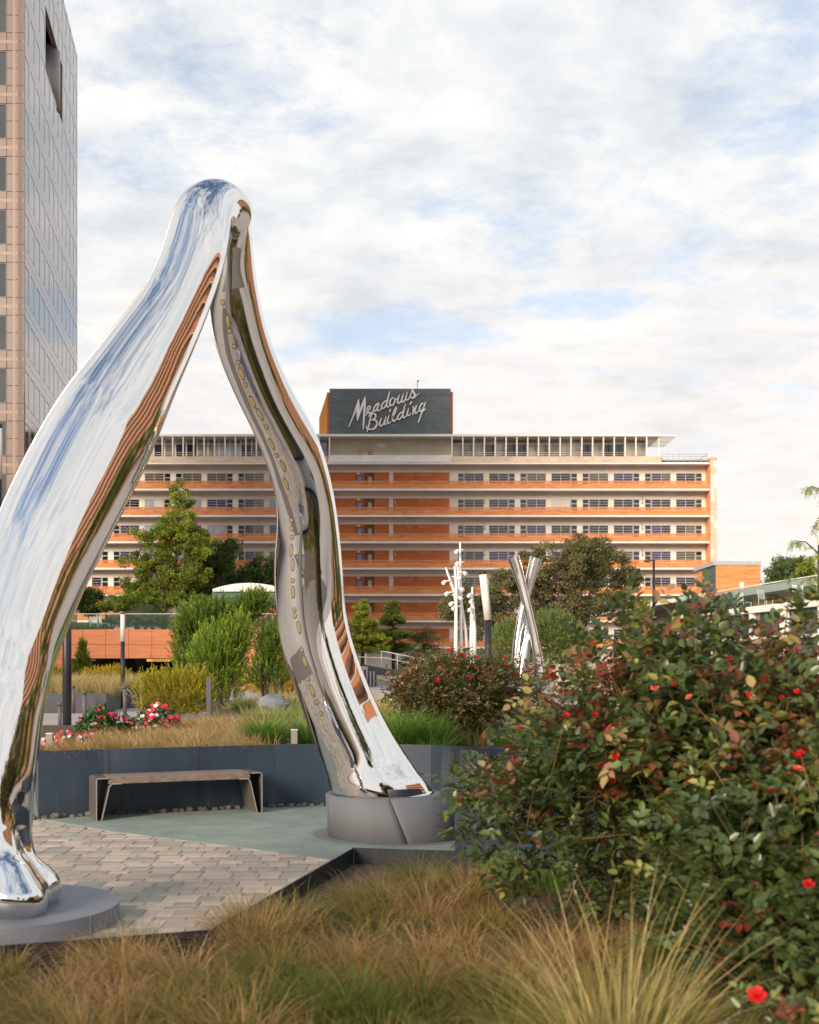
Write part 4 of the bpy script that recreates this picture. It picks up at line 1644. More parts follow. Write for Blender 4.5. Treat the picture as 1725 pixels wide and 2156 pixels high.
PL = 30
g = G()
pbox(g, -.2, PL, -5.0, .12, PZ - .32, PZ)
g.build('deck_slab', M['white'], pav)
g = G()
pbox(g, .3, PL, -5.2, -4.9, 0, PZ - .33)
pbox(g, .3, PL, -4.8, -1.2, 0, .02)
g.build('inner_wall', M['darkin'], pav)
colS = [0, 5.0, 11.0, 14.6, 18.5, 23.0, 27.5]
for i, s in enumerate(colS):
    wdt = .5 if i in (1, 3) else .26
    g = G()
    pbox(g, s, s + wdt, -.25, .06, 0, PZ - .321)
    g.build('column', M['white'], pav)
    s1 = colS[i + 1] if i + 1 < len(colS) else PL
    n = 2 if s1 - s - wdt < 4 else 3
    for j in range(n):
        a = s + wdt + (s1 - s - wdt) * j / n
        b = s + wdt + (s1 - s - wdt) * (j + 1) / n
        for (z0, z1) in ((.08, 2.86), (3.02, PZ - .33)):
            g = G()
            pbox(g, a + .03, b - .03, -.2, -.18, z0, z1)
            g.build('glass_pane', M['bldglass'], pav)
    g = G()
    pbox(g, s + wdt + .002, s1 - .002, -.24, .02, 2.87, 3.01)
    g.build('transom', M['white'], pav)
g = G()
pbox(g, -.15, -.05, -5, -.2, 0, PZ - .33)
g.build('end_glass', M['bldglass'], pav)
gb = thing('deck_balustrade', pp(10, 0, PZ), 'glass balustrade with thin white rail round the roof deck', 'railing')
s = 0.0
while s < PL - 1.6:
    g = G()
    pbox(g, s + .02, s + 1.63, -.03, -.01, PZ + .001, PZ + 1.03)
    g.build('glass_panel', M['terglass'], gb)
    s += 1.65
for j in range(3):
    g = G()
    pbox(g, -.02, 0, -.05 - 1.4 * (j + 1), -.07 - 1.4 * j, PZ + .001, PZ + 1.03)
    g.build('glass_panel', M['terglass'], gb)
g = G()
pbox(g, -.05, PL, -.05, .015, PZ + 1.031, PZ + 1.075)
g.build('handrail', M['white'], gb)


def wire_chair(at, rz, label):
    t = thing('deck_chair', at, label, 'chair', 'white chairs on the roof deck')
    t.rotation_euler = (0, 0, rz)
    a = Vector(at)
    g = G()
    for j in range(6):
        g.box(a.x - .24, a.x + .24, a.y - .24 + .085 * j, a.y - .19 + .085 * j, a.z + .43, a.z + .45)
    g.build('seat', M['white'], t)
    g = G()
    for j in range(6):
        g.box(a.x - .24, a.x + .24, a.y + .24 + .012 * j, a.y + .26 + .012 * j, a.z + .5 + .07 * j, a.z + .55 + .07 * j)
    g.build('backrest', M['white'], t)
    for (sx, sy) in ((-.24, -.24), (.24, -.24), (-.24, .25), (.24, .25)):
        g = G()
        g.tube([(a.x + sx, a.y + sy, a.z), (a.x + sx, a.y + sy, a.z + .44)] + ([(a.x + sx, a.y + sy + .08, a.z + .95)] if sy > 0 else []), .018, 6)
        g.build('leg', M['white'], t)


for s, o_, rz, lb in ((4.5, -1.0, 1.2, 'white slatted chair on the roof deck, farthest from the camera'), (7.2, -1.3, 2.0, 'white slatted chair second from the far end of the roof deck'),
                      (10.6, -1.0, .6, 'white slatted chair near the middle of the roof deck'), (14.0, -1.2, 2.6, 'white slatted chair beside the brick wall on the roof deck'),
                      (16.2, -1.4, 1.6, 'white slatted chair nearest the lamp post on the roof deck')):
    wire_chair(tuple(pp(s, o_, PZ)), rz, lb)

# long low shop building with a projecting roof behind the pavilion
SD = Vector((.093, -1, 0)).normalized()
SO = Vector((17.2, 114, 0))


def sp_(s, off, z):
    p = SO + SD * s + Vector((1, .093, 0)).normalized() * off
    return Vector((p.x, p.y, z))


def sbox(gg, s0, s1, o0, o1, z0, z1):
    vs = [sp_(s, q, z) for z in (z0, z1) for q in (o0, o1) for s in (s0, s1)]
    gg.add(vs, [(0, 2, 3, 1), (4, 5, 7, 6), (0, 1, 5, 4), (2, 6, 7, 3), (0, 4, 6, 2), (1, 3, 7, 5)])


shop = thing('flat_roofed_shop', (22, 88, 0), 'long low shop building with a deep white edged flat roof', 'building')
g = G()
sbox(g, 0, 30, 0, 16, 6.25, 6.55)
g.build('roof', M['white'], shop)
g = G()
sbox(g, 26, 56, .8, 12, 6.05, 6.5)
g.build('roof_extension', M['greyroof'], shop)
g = G()
sbox(g, .15, 29.8, .15, 14, 6.19, 6.249)
sbox(g, 29.9, 55.9, 1.0, 12, 6.0, 6.049)
g.build('soffit', M['brownsoffit'], shop)
g = G()
sbox(g, 2, 36, 2.6, 13, 0, 6.18)
g.build('wall', M['brownsoffit'], shop)
g = G()
sbox(g, 36.01, 58, 2.0, 12, 0, 5.99)
g.build('brick_wall', M['brick'], shop)
for j in range(9):
    g = G()
    sbox(g, 3 + 3.4 * j, 6.2 + 3.4 * j, 2.5, 2.59, .4, 3.4)
    g.build('window', M['pane_dark'], shop)

# brick annex with a blue panel
ann = thing('brick_annex', (34.4, 129, 0), 'boxy orange brick annex with a tall blue panel in its side', 'building')
AX0, AX1 = GX(1508, 125), GX(1602, 125)
ATOP = GZ(1190, 125)
g = G()
g.box(AX0, AX1, 125, 133.4, 0, ATOP)
g.build('wall', M['brick'], ann)
g = G()
g.box(AX0 - .3, AX1 + .05, 124.9, 133.6, ATOP + .005, GZ(1181.5, 125))
g.build('roof', M['greyroof'], ann)
for j in range(6):
    g = G()
    g.box(AX0 - .06, AX0 - .002, 125.1, 130.6, ATOP - .1 - 1.0 * (j + 1) + .012, ATOP - .1 - 1.0 * j)
    g.build('blue_panel', M['bluepanel'], ann)
g = G()
g.box(GX(1558, 125), GX(1567, 125), 124.93, 124.995, GZ(1240, 125), GZ(1226, 125))
g.build('wall_box', M['cream'], ann)

# ------------------------------------------------------------------ steps, ramp and bollards in the middle distance
st = thing('staircase', (GX(790, 100), 100, 0), 'broad pale steps up to the office block', 'steps')
for j in range(5):
    g = G()
    g.box(GX(775, 100), GX(905, 100), 97 + .5 * j, 100.5, .15 * j + .001 * (j > 0), .15 * (j + 1))
    g.build('step', M['steps'], st)
rw = thing('ramp_wall', (GX(790, 104), 104, 0), 'grey ramp wall with white handrails beside the steps', 'wall')
g = G()
x0, x1, x2 = GX(735, 103), GX(812, 103), GX(905, 103)
g.prism([(x0, 103, 0), (x2, 103, 0), (x2, 103, .75), (x1, 103, 1.3), (x0, 103, 1.9)], (0, .4, 0))
g.build('wall', M['slate2'], rw)
g = G()
for dz_ in (.45, 1.0):
    g.tube([(x0, 103.1, 1.9 + dz_), (x1, 103.1, 1.75 + dz_), (x2, 103.1, 1.0 + dz_)], .05, 6)
for j in range(6):
    a = j / 5
    x = x0 + (x2 - x0) * a
    g.tube([(x, 103.1, 1.0), (x, 103.1, 2.9 - 1.0 * max(0, (a - .45)) / .55)], .04, 6)
g.build('handrail', M['white'], rw)
bw_ = thing('block_bench', (GX(778, 94), 94, 0), 'pale stone seat blocks behind the dark bollards', 'seat')
g = G()
g.box(GX(757, 95), GX(774, 95), 95, 95.8, 0, 1.5)
g.build('high_block', M['steps'], bw_)
g = G()
g.box(GX(774.2, 95), GX(790, 95), 95, 95.8, 0, 1.1)
g.build('low_block', M['steps'], bw_)
POSN = ['leftmost', 'second from the left', 'middle', 'fourth from the left', 'rightmost']
for j, px in enumerate((762, 769, 776.5, 784, 791)):
    D = 88
    t = thing('dark_bollard', (GX(px, D), D, 0), '%s of the dark steel bollards below the steps' % POSN[j], 'bollard', 'dark bollards below the steps')
    g = G()
    ht = GZ(1411 + (3 if j == 3 else 0), D)
    g.box(GX(px - 2.2, D), GX(px + 2.2, D), D, D + .18, 0, ht)
    g.build('post', M['slate'], t)
    g = G()
    g.box(GX(px - 2.4, D), GX(px + 2.4, D), D - .01, D + .19, ht + .001, ht + .04)
    g.build('cap', M['slate2'], t)


# ------------------------------------------------------------------ light columns, poles, street lamp, stop sign
def light_column(px, ytop, ysplit, D, zb, w_px, label, lean=0.0, group='black and white light columns'):
    x, r = GX(px, D), w_px / 2 * D / FPX
    zt, zs = GZ(ytop, D), GZ(ysplit, D)
    t = thing('light_column', (x, D, zb), label, 'lamp post', group)
    g = G()
    g.tube([(x, D, zb), (x, D, zs - .002)], r * .94, 16)
    g.build('post', M['dark'], t)
    g = G()
    g.tube([(x, D, zs), (x - lean, D, zt - .06)], r, 20)
    g.build('lens', M['postwhite'], t)
    g = G()
    g.tube([(x - lean, D, zt - .058), (x - lean * 1.02, D, zt)], r * .97, 20)
    g.build('cap', M['dark'], t)
    if zb < .3:
        g = G()
        g.box(x - r * 2.4, x + r * 2.4, D - r * 2.4, D + r * 2.4, zb, zb + .1)
        g.build('base', M['dark'], t)
    return t


light_column(258.5, 1290, 1351, 45, 0, 9.5, 'slim black column with a white light top, in front of the terracotta wall')
light_column(390, 1292, 1352, 47, 0, 9, 'black column with a white light top half hidden by the tall green shrub')
light_column(1028, 1204, 1305.5, 26, .2, 16.5, 'tall black column with a white light top in front of the oak', .05 * 2.2)
light_column(141, 1090, 1200, 23, 0, 20, 'thick black column rising behind the left leg of the arch')
light_column(-3, 893, 1010, 17, 0, 15, 'black and white light column cut by the left edge of the picture')
light_column(553, 1338, 1371, 86, 0, 6, 'small white column seen through the shrubs left of the arch leg')
light_column(1727, 1090, 1148, 50, PZ + .002, 10, 'black and white light column on the roof deck at the right edge')

pc = thing('floodlight_mast', (GX(962, 50), 50, 0), 'cluster of white poles carrying small floodlights', 'lamp post')
D = 50


def pole(pts, r0, r1):
    g = G()
    q = [P(x, y, D + dd) for x, y, dd in pts]
    g.tube(q, [r0 + (r1 - r0) * i / (len(q) - 1) for i in range(len(q))], 10)
    g.build('pole', M['polewhite'], pc)


pole([(960, 1432, 0), (960.5, 1330, 0), (961, 1230, 0), (957.5, 1192, 0)], .10, .045)
pole([(960.5, 1270, .1), (954, 1238, .1), (938.5, 1195, .1)], .06, .04)
pole([(972, 1432, .3), (971, 1300, .3), (969, 1142, .3)], .08, .04)
pole([(988, 1432, .5), (981, 1330, .5), (968, 1240, .5), (963, 1182, .5)], .07, .04)


def flood(px, py, side):
    c = P(px, py, D)
    g = G()
    g.tube([c + Vector((side * -.28, 0, .06)), c + Vector((side * -.05, 0, .03))], .025, 6)
    d = Vector((side * .55, -.6, -.55)).normalized()
    g.tube([c - d * .09, c - d * .02, c + d * .13, c + d * .14], [.03, .075, .085, .07], 12)
    g.build('floodlight', M['polewhite'], pc)


for a in ((963, 1160, -1), (964.5, 1186, -1), (978, 1206, 1), (936.5, 1225, -1), (942, 1249, -1), (951.5, 1270, -1), (957, 1279, -1), (972, 1240, 1), (969, 1259, 1), (966, 1217, 1)):
    flood(*a)
pc2 = thing('floodlight_mast', (GX(994, 62), 62, 0), 'more distant pair of white poles half behind the oak branches', 'lamp post')
for (a, b) in ((993, 995), (999.5, 996.5)):
    g = G()
    g.tube([P(a, 1430, 62), P(a, 1330, 62), P(b, 1236 + (30 if a > 995 else 0), 62)], [.11, .10, .05], 10)
    g.build('pole', M['polewhite'], pc2)
for (a, b) in ((992, 1250), (996, 1262), (993, 1280), (998, 1296)):
    c = P(a, b, 61.8)
    g = G()
    g.tube([c, c + Vector((-.1, -.15, -.1)), c + Vector((-.16, -.22, -.16))], [.06, .10, .085], 10)
    g.build('floodlight', M['polewhite'], pc2)

sl = thing('street_lamp', (GX(1377, 75), 75, 0), 'slim dark street lamp with a short arm to the left', 'street lamp')
g = G()
g.tube([(GX(1377, 75), 75, 0), (GX(1377, 75), 75, GZ(1179, 75))], [.10, .075], 10)
g.build('post', M['dark'], sl)
g = G()
g.bar((GX(1377, 75), 75, GZ(1180, 75)), (GX(1366, 75), 75, GZ(1180, 75)), .08, .07)
g.build('arm', M['dark'], sl)
g = G()
g.bar((GX(1368, 75), 75, GZ(1181.5, 75)), (GX(1357, 75), 75, GZ(1181.5, 75)), .3, .09)
g.build('lamp_head', M['dark'], sl)

ss = thing('stop_sign', (GX(1157, 62), 62, 0), 'red octagonal stop sign between the steel sculpture and the rose bush', 'sign')
c, r = P(1157, 1414, 62), .35
g = G()
g.prism([(c.x + r * math.cos(rad(22.5 + 45 * k)), 62, c.z + r * math.sin(rad(22.5 + 45 * k))) for k in range(8)], (0, .02, 0))
g.build('plate', M['stop'], ss)
g = G()
g.tube([(c.x, 62.06, 0), (c.x, 62.06, c.z + .3)], .035, 8)
g.build('post', M['box'], ss)
lettering('STOP', .26, M['white'], ss, (c.x, 61.996, c.z))

# pale planter walls beyond the stop sign
g = G()
g.box(GX(1172, 64), GX(1300, 64), 64, 64.5, 0, 1.75)
o = g.build('plaza_wall', M['steps'])
tag(o, 'low pale stone wall behind the stop sign', 'wall')

# ------------------------------------------------------------------ crossed steel tube sculpture
xs = thing('tube_sculpture', (GX(1110, 45), 45, 0), 'three crossed polished steel tubes rising from the bushes', 'sculpture')


def xtube(pts, label=None):
    q = crv([(a, b, c_) for a, b, c_, d in pts], 6)
    dd = np.interp(np.arange(len(q)), np.linspace(0, len(q) - 1, len(pts)), [d for *_, d in pts])
    g = G()
    ctr = [P(a, b, 45 + d) for (a, b, _), d in zip(q, dd)]
    rr = [max(.02, c_ / 2 * (45 + d) / FPX) for (_, _, c_), d in zip(q, dd)]
    g.tube(ctr, rr, 28, caps=False)
    g.build('tube', M['chrome'], xs)
    g = G()
    e = ctr[-1]
    ax = (ctr[-1] - ctr[-2]).normalized()
    g.tube([e - ax * .05, e - ax * .045], rr[-1] * .97, 28)
    g.build('end_disc', M['box'], xs)


xtube([(1141, 1430, 24, -.3), (1135, 1395, 21, -.3), (1124, 1335, 17, -.3), (1111, 1280, 17, -.3), (1101, 1240, 18, -.25), (1092, 1208, 22, -.2), (1081.5, 1174, 26, -.2)])
xtube([(1086, 1430, 22, .35), (1088, 1370, 20, .35), (1096, 1310, 18, .35), (1107, 1262, 17, .35), (1117, 1220, 22, .3), (1129, 1175, 27, .25)])
xtube([(1098, 1430, 21, -.05), (1104, 1385, 20, .0), (1113, 1335, 17, .1), (1110, 1290, 13, .7), (1103, 1255, 16, .8), (1103, 1228, 16, .85)])

# ------------------------------------------------------------------ bollards and posts round the back planters


def bollard(px, py, D, wpx, label):
    x, r = GX(px, D), wpx / 2 * D / FPX
    t = thing('bollard', (x, D, 0), label, 'bollard', 'round grey bollards behind the flower bed')
    z = GZ(py, D)
    g = G()
    g.tube([(x, D, 0), (x, D, z - .1)], r, 14)
    g.build('post', M['bollard'], t)
    g = G()
    g.tube([(x, D, z - .098), (x, D, z - .075)], r * .82, 14)
    g.build('groove', M['dark'], t)
    g = G()
    g.tube([(x, D, z - .073), (x, D, z - .012), (x, D, z)], [r, r, r * .85], 14)
    g.build('cap', M['bollard'], t)


bollard(178, 1455, 32, 9.5, 'round grey bollard standing behind the leafy green flower plant')
bollard(263, 1444, 38, 8.5, 'round grey bollard beside the slim light column')
bollard(155, 1443, 40, 7, 'bollard close behind the thick black column, on its right')
bollard(126, 1479, 30, 8, 'bollard partly hidden by the left leg of the arch')
g = G()
g.box(GX(294.5, 34), GX(299, 34), 34, 34.1, 0, GZ(1438, 34))
o = g.build('marker_post', M['woodpost'])
tag(o, 'pale weathered post in front of the yellow green shrub', 'post')
g = G()
g.box(GX(435.5, 20), GX(445, 20), 19.95, 20.05, .5, GZ(1426.5, 20))
o = g.build('marker_post', M['slate2'])
tag(o, 'flat grey steel post right of the yellow green shrub', 'post')
g = G()
g.box(GX(580, 40), GX(585, 40), 40, 40.1, 0, GZ(1412, 40))
g.bar((GX(582, 40), 40, GZ(1425, 40)), (GX(540, 42), 42, GZ(1424, 42)), .05, .05)
o = g.build('low_fence', M['bark'])
tag(o, 'brown post with a rail beside the golden shrub left of the arch leg', 'fence')
# bicycle stand
g = G()
for px in (232, 246):
    g.tube([P(px - 4, 1449, 43), P(px + 18, 1448, 43), P(px + 30, 1458, 43), P(px + 36, 1478, 43)], .035, 6)
o = g.build('handrail', M['box'])
tag(o, 'pale metal handrails beyond the slim light column', 'handrail')


# ------------------------------------------------------------------ planters
def planter(name, label, wall, inner_z, top, thick, soil_poly, mat='slate', soil='mulch', lip=True, zb=0.0):
    """steel walls along a polyline (each plate a part) round a soil surface"""
    cx_ = sum(p[0] for p in wall) / len(wall)
    cy_ = sum(p[1] for p in wall) / len(wall)
    t = thing(name, (cx_, cy_, 0), label, 'planter')
    for (a, b) in zip(wall, wall[1:]):
        a3, b3 = Vector((a[0], a[1], 0)), Vector((b[0], b[1], 0))
        d = (b3 - a3).normalized()
        n = Vector((d.y, -d.x, 0)) * thick
        g = G()
        g.prism([a3 + Vector((0, 0, zb)), b3 - d * .003 + Vector((0, 0, zb)), b3 - d * .003 - n + Vector((0, 0, zb)), a3 - n + Vector((0, 0, zb))], (0, 0, top - zb))
        g.build('plate', M[mat], t)
    if soil_poly:
        g = G()
        g.prism([(x, y, zb - .01) for x, y in soil_poly], (0, 0, inner_z - zb))
        g.build('soil', M[soil], t)
    return t


WALL = [(-4.9, 15.6), (GX(81, 12.5), 12.5), (GX(230, 12.83), 12.83), (GX(420, 13.22), 13.22), (GX(580, 13.55), 13.55), (GX(760, 13.75), 13.75), (.25, 13.5), (.85, 13.05), (1.6, 12.3), (3.2, 11.4)]
BACK = [(5.6, 30), (-4.4, 30), (-3.3, 20.0), (-7.6, 20.0)]
bp = planter('steel_planter', 'long dark blue steel planter wall behind the bench', WALL, .62, .715, .02, [(x + (.03 if i == 1 else 0), y + .03) for i, (x, y) in enumerate(WALL)] + BACK)
g = G()
g.box(GX(300, 19.9), GX(650, 19.9), 19.88, 19.92, .4, .80)
g.build('rear_plate', M['slate'], bp)
p2 = planter('steel_planter', 'dark steel planter corner right of the stone pedestal', [(.372, 9.34), (3.6, 9.22)], .58, .70, .018, [(.40, 9.37), (3.6, 9.25), (4.4, 12.0), (.9, 11.6)])
g = G()
g.prism([(.372, 9.359, 0), (.88, 11.6, 0), (.862, 11.6, 0), (.354, 9.359, 0)], (0, 0, .70))
g.build('plate', M['slate'], p2)
EDG = [(-3.4, 5.58), (-1.9, 5.62), (-.99, 5.95), (-.80, 6.80), (GX(745, 8.62), 8.62), (GX(1000, 8.45), 8.45), (GX(1150, 8.36), 8.36), (3.8, 8.1)]
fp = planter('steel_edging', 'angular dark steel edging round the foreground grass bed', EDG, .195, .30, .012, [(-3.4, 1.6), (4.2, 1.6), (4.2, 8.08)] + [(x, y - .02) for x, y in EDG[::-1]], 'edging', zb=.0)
# far planters
pf = planter('steel_planter', 'grey steel planter of straw grass in front of the parking garage', [(GX(60, 41), 41), (GX(224, 41), 41), (GX(256, 45), 45), (GX(300, 46), 46)], .5, .64, .05, [(GX(60, 41), 41.06), (GX(222, 41), 41.06), (GX(254, 45), 45.06), (GX(300, 46), 46.06), (GX(300, 56), 56), (GX(60, 56), 56)], 'slate2')
pf2 = planter('steel_planter', 'low dark planter ledge beyond the green fountain grass', [(GX(440, 24), 24), (GX(575, 24), 24)], .66, .74, .05, [(GX(440, 24), 24.06), (GX(575, 24), 24.06), (GX(640, 33), 33), (GX(440, 33), 33)])
pf3 = planter('steel_planter', 'tall grey planter wall at the far left behind the arch leg', [(GX(60, 46), 46), (GX(122, 46), 46)], 1.0, GZ(1436, 46), .1, None, 'slate2')

# ------------------------------------------------------------------ stones, fixtures, boulder
def stone(at, s, mat, seg=7):
    gg = G()
    n0 = len(gg.v)
    rr = random.Random(R.random())
    pts = []
    for i in range(seg - 2):
        th = math.pi * (i + .6) / (seg - 2 + .2)
        for k in range(seg):
            ph = 2 * math.pi * k / seg + rr.uniform(-.25, .25)
            q = rr.uniform(.75, 1.15)
            pts.append((at[0] + s[0] * q * math.sin(th) * math.cos(ph), at[1] + s[1] * q * math.sin(th) * math.sin(ph), at[2] + s[2] * q * math.cos(th)))
    fs = []
    for i in range(seg - 3):
        for k in range(seg):
            k2 = (k + 1) % seg
            fs.append((i * seg + k, i * seg + k2, (i + 1) * seg + k2, (i + 1) * seg + k))
    fs.append(tuple(range(seg - 1, -1, -1)))
    fs.append(tuple((seg - 3) * seg + k for k in range(seg)))
    gg.add(pts, fs)
    return gg


rocks = []
for (a, b) in zip(WALL[1:6], WALL[2:7]):
    n = int(math.dist(a, b) / .085)
    for j in range(n):
        t = (j + R.uniform(-.3, .3)) / n
        x, y = a[0] + (b[0] - a[0]) * t, a[1] + (b[1] - a[1]) * t
        if x > .1:
            continue
        s_ = R.uniform(.022, .052)
        rocks.append((x + R.uniform(-.02, .02), y - .055 - R.uniform(0, .05), s_))
ROCKM = [M['rock'], M['rock'], pbr('rock_pale', (.15, .14, .135), .8, var=.3, scale=8), pbr('rock_brown', (.10, .08, .072), .8, var=.3, scale=8)]
for (x, y, s_) in rocks:
    gg = stone((x, y, .016 + s_ * .4), (s_ * 1.25, s_, s_ * .75), None)
    o = gg.build('rock', R.choice(ROCKM), None, (x, y, .016))
    tag(o, 'small dark river rock lying along the foot of the steel planter wall', 'rock', 'river rocks along the planter wall')
gg = stone(P(576, 1482, 22), (.30, .25, .17), None, 14)
for i in range(len(gg.sm)):
    gg.sm[i] = True
o = gg.build('boulder', M['boulder'])
tag(o, 'smooth grey boulder in the grasses left of the right arch leg', 'boulder')


def fixture(px0, px1, py0, D, label):
    x0, x1 = GX(px0, D), GX(px1, D)
    zt = GZ(py0, D)
    t = thing('junction_box', ((x0 + x1) / 2, D, .6), label, 'junction box', 'grey junction boxes in the planting')
    g = G()
    g.box(x0, x1, D, D + .07, zt - .155, zt)
    g.build('housing', M['box'], t)
    g = G()
    g.box(x0 - .004, x1 + .004, D - .008, D + .074, zt + .001, zt + .012)
    g.build('lid', M['frame'], t)
    g = G()
    for x in (x0 + .018, x1 - .018):
        g.tube([(x, D + .035, .58), (x, D + .035, zt - .15)], .012, 8)
    g.build('conduit', M['box'], t)


fixture(97, 110, 1546, 13.2, 'grey junction box in the pink flowers at the left end of the planter')
fixture(613, 626, 1538, 13.75, 'grey junction box beside the green fountain grass by the arch leg')

# ------------------------------------------------------------------ bench
BL, BR_ = Vector((GX(202, 12.26), 12.26, 0)), Vector((GX(553, 12.97), 12.97, 0))
bu = (BR_ - BL).normalized()
bv = Vector((-bu.y, bu.x, 0))
bench = thing('bench', BL.lerp(BR_, .5) + bv * .22, 'wooden slab bench on folded steel legs in front of the planter wall', 'bench')
BLN, BDP, BH = (BR_ - BL).length, .46, .455


def bp_(s, d, z):
    p = BL + bu * s + bv * d
    return Vector((p.x, p.y, z))


def plate_leg(flip):
    """folded plate: outer upright, foot, inclined inner plate, top return"""
    q = lambda s: (BLN - s) if flip else s
    tck = .011
    prof = [(.13, BH), (.02, BH), (0, BH - .02), (0, .02), (.018, 0), (.047, 0), (.064, .018), (.142, BH - .095), (.166, BH - .07), (.26, BH - .07)]
    inner = []
    n = len(prof)
    for i in range(n):
        a = Vector(prof[max(i - 1, 0)])
        b = Vector(prof[min(i + 1, n - 1)])
        d = (b - a).normalized()
        nn = Vector((-d.y, d.x))
        inner.append(Vector(prof[i]) + nn * tck)
    g = G()
    for i in range(n - 1):
        quad = [prof[i], prof[i + 1], inner[i + 1], inner[i]]
        f = [bp_(q(s), 0, z) for s, z in quad]
        k = [bp_(q(s), BDP, z) for s, z in quad]
        g.mi = 1
        g.add(f, [(0, 1, 2, 3)])
        g.add(k, [(3, 2, 1, 0)])
        g.mi = 0
        g.add([f[0], f[1], k[1], k[0]], [(0, 1, 2, 3)])
        g.add([f[3], f[2], k[2], k[3]], [(3, 2, 1, 0)])
    g.build('leg', [M['benchmetal'], M['benchedge']], bench)


plate_leg(False)
plate_leg(True)
for j in range(3):
    d0, d1 = .012 + .147 * j, .012 + .147 * (j + 1) - .005
    g = G()
    a, b, z0, z1 = .135, BLN - .135, BH - .068, BH + .003
    vs = [bp_(s, d, z) for z in (z0, z1) for d in (d0, d1) for s in (a, b)]
    g.add(vs, [(0, 2, 3, 1), (4, 5, 7, 6), (0, 1, 5, 4), (2, 6, 7, 3), (0, 4, 6, 2), (1, 3, 7, 5)])
    o = g.build('seat_plank', M['wood'], bench)
    md = o.modifiers.new('bevel', 'BEVEL')
    md.width = .006
    md.segments = 2

# ------------------------------------------------------------------ the mirror steel arch
PEDC0, PEDC1 = Vector((GX(841, 11.3), 11.35, .016)), Vector((GX(808, 11.35), 11.42, .405))
ped = thing('stone_pedestal', (PEDC0.x, PEDC0.y, .016), 'round leaning grey stone pedestal under the right leg of the arch', 'pedestal')


def ped_ring(a0, a1, n, r0, r1, z0, z1):
    out = []
    for i in range(n + 1):
        a = a0 + (a1 - a0) * i / n
        lo = Vector((PEDC0.x + r0 * math.cos(a), PEDC0.y + r0 * math.sin(a) * 1.05, z0))
        hi = Vector((PEDC1.x + r1 * math.cos(a), PEDC1.y + r1 * math.sin(a) * 1.05, z1))
        out.append((lo, hi))
    return out


cuts = [rad(-163), rad(-83), rad(-5), rad(75), rad(150), rad(197)]
for a0, a1 in zip(cuts, cuts[1:]):
    rg = ped_ring(a0 + .006, a1 - .006, 14, .68, .555, .017, .40)
    g = G()
    ci, co = Vector((PEDC0.x, PEDC0.y, .017)), Vector((PEDC1.x, PEDC1.y, .40))
    n = len(rg)
    vs = [p for p, _ in rg] + [q - Vector((0, 0, .012)) for _, q in rg] + [q.lerp(co, .025) for _, q in rg] + [ci, co]
    fs = [(i, i + 1, n + i + 1, n + i) for i in range(n - 1)] + [(n + i, n + i + 1, 2 * n + i + 1, 2 * n + i) for i in range(n - 1)]
    fs += [tuple([3 * n + 1] + [2 * n + i for i in range(n)]), tuple([3 * n] + list(range(n - 1, -1, -1))), (3 * n, 0, n, 2 * n, 3 * n + 1), (n - 1, 3 * n, 3 * n + 1, 3 * n - 1, 2 * n - 1)]
    for f in fs[:n - 1]:
        pass
    g.add(vs, fs)
    for i in range(n - 1):
        g.sm[i] = True
    g.build('stone_segment', M['pedestal'], ped)
g = G()
g.lathe((PEDC0.x - .02, PEDC0.y + .02, .0165), [(.80, 0), (.80, .004)], 48)
o = g.build('pedestal_ring', M['pedestal'])
tag(o, kind='structure')

dsc = thing('disc_base', (-2.55, 7.45, 0), 'flat grey concrete disc under the left foot of the arch', 'base')
for (a0, a1) in ((rad(-25), rad(155)), (rad(155), rad(335))):
    n = 48
    g = G()
    top = [(-2.55 + .72 * math.cos(a0 + .004 + (a1 - a0 - .008) * i / n), 7.45 + .72 * math.sin(a0 + .004 + (a1 - a0 - .008) * i / n), .0) for i in range(n + 1)]
    g.prism([(x, y, .001) for x, y, _ in top], (0, 0, .122))
    g.build('disc_half', M['disc'], dsc)

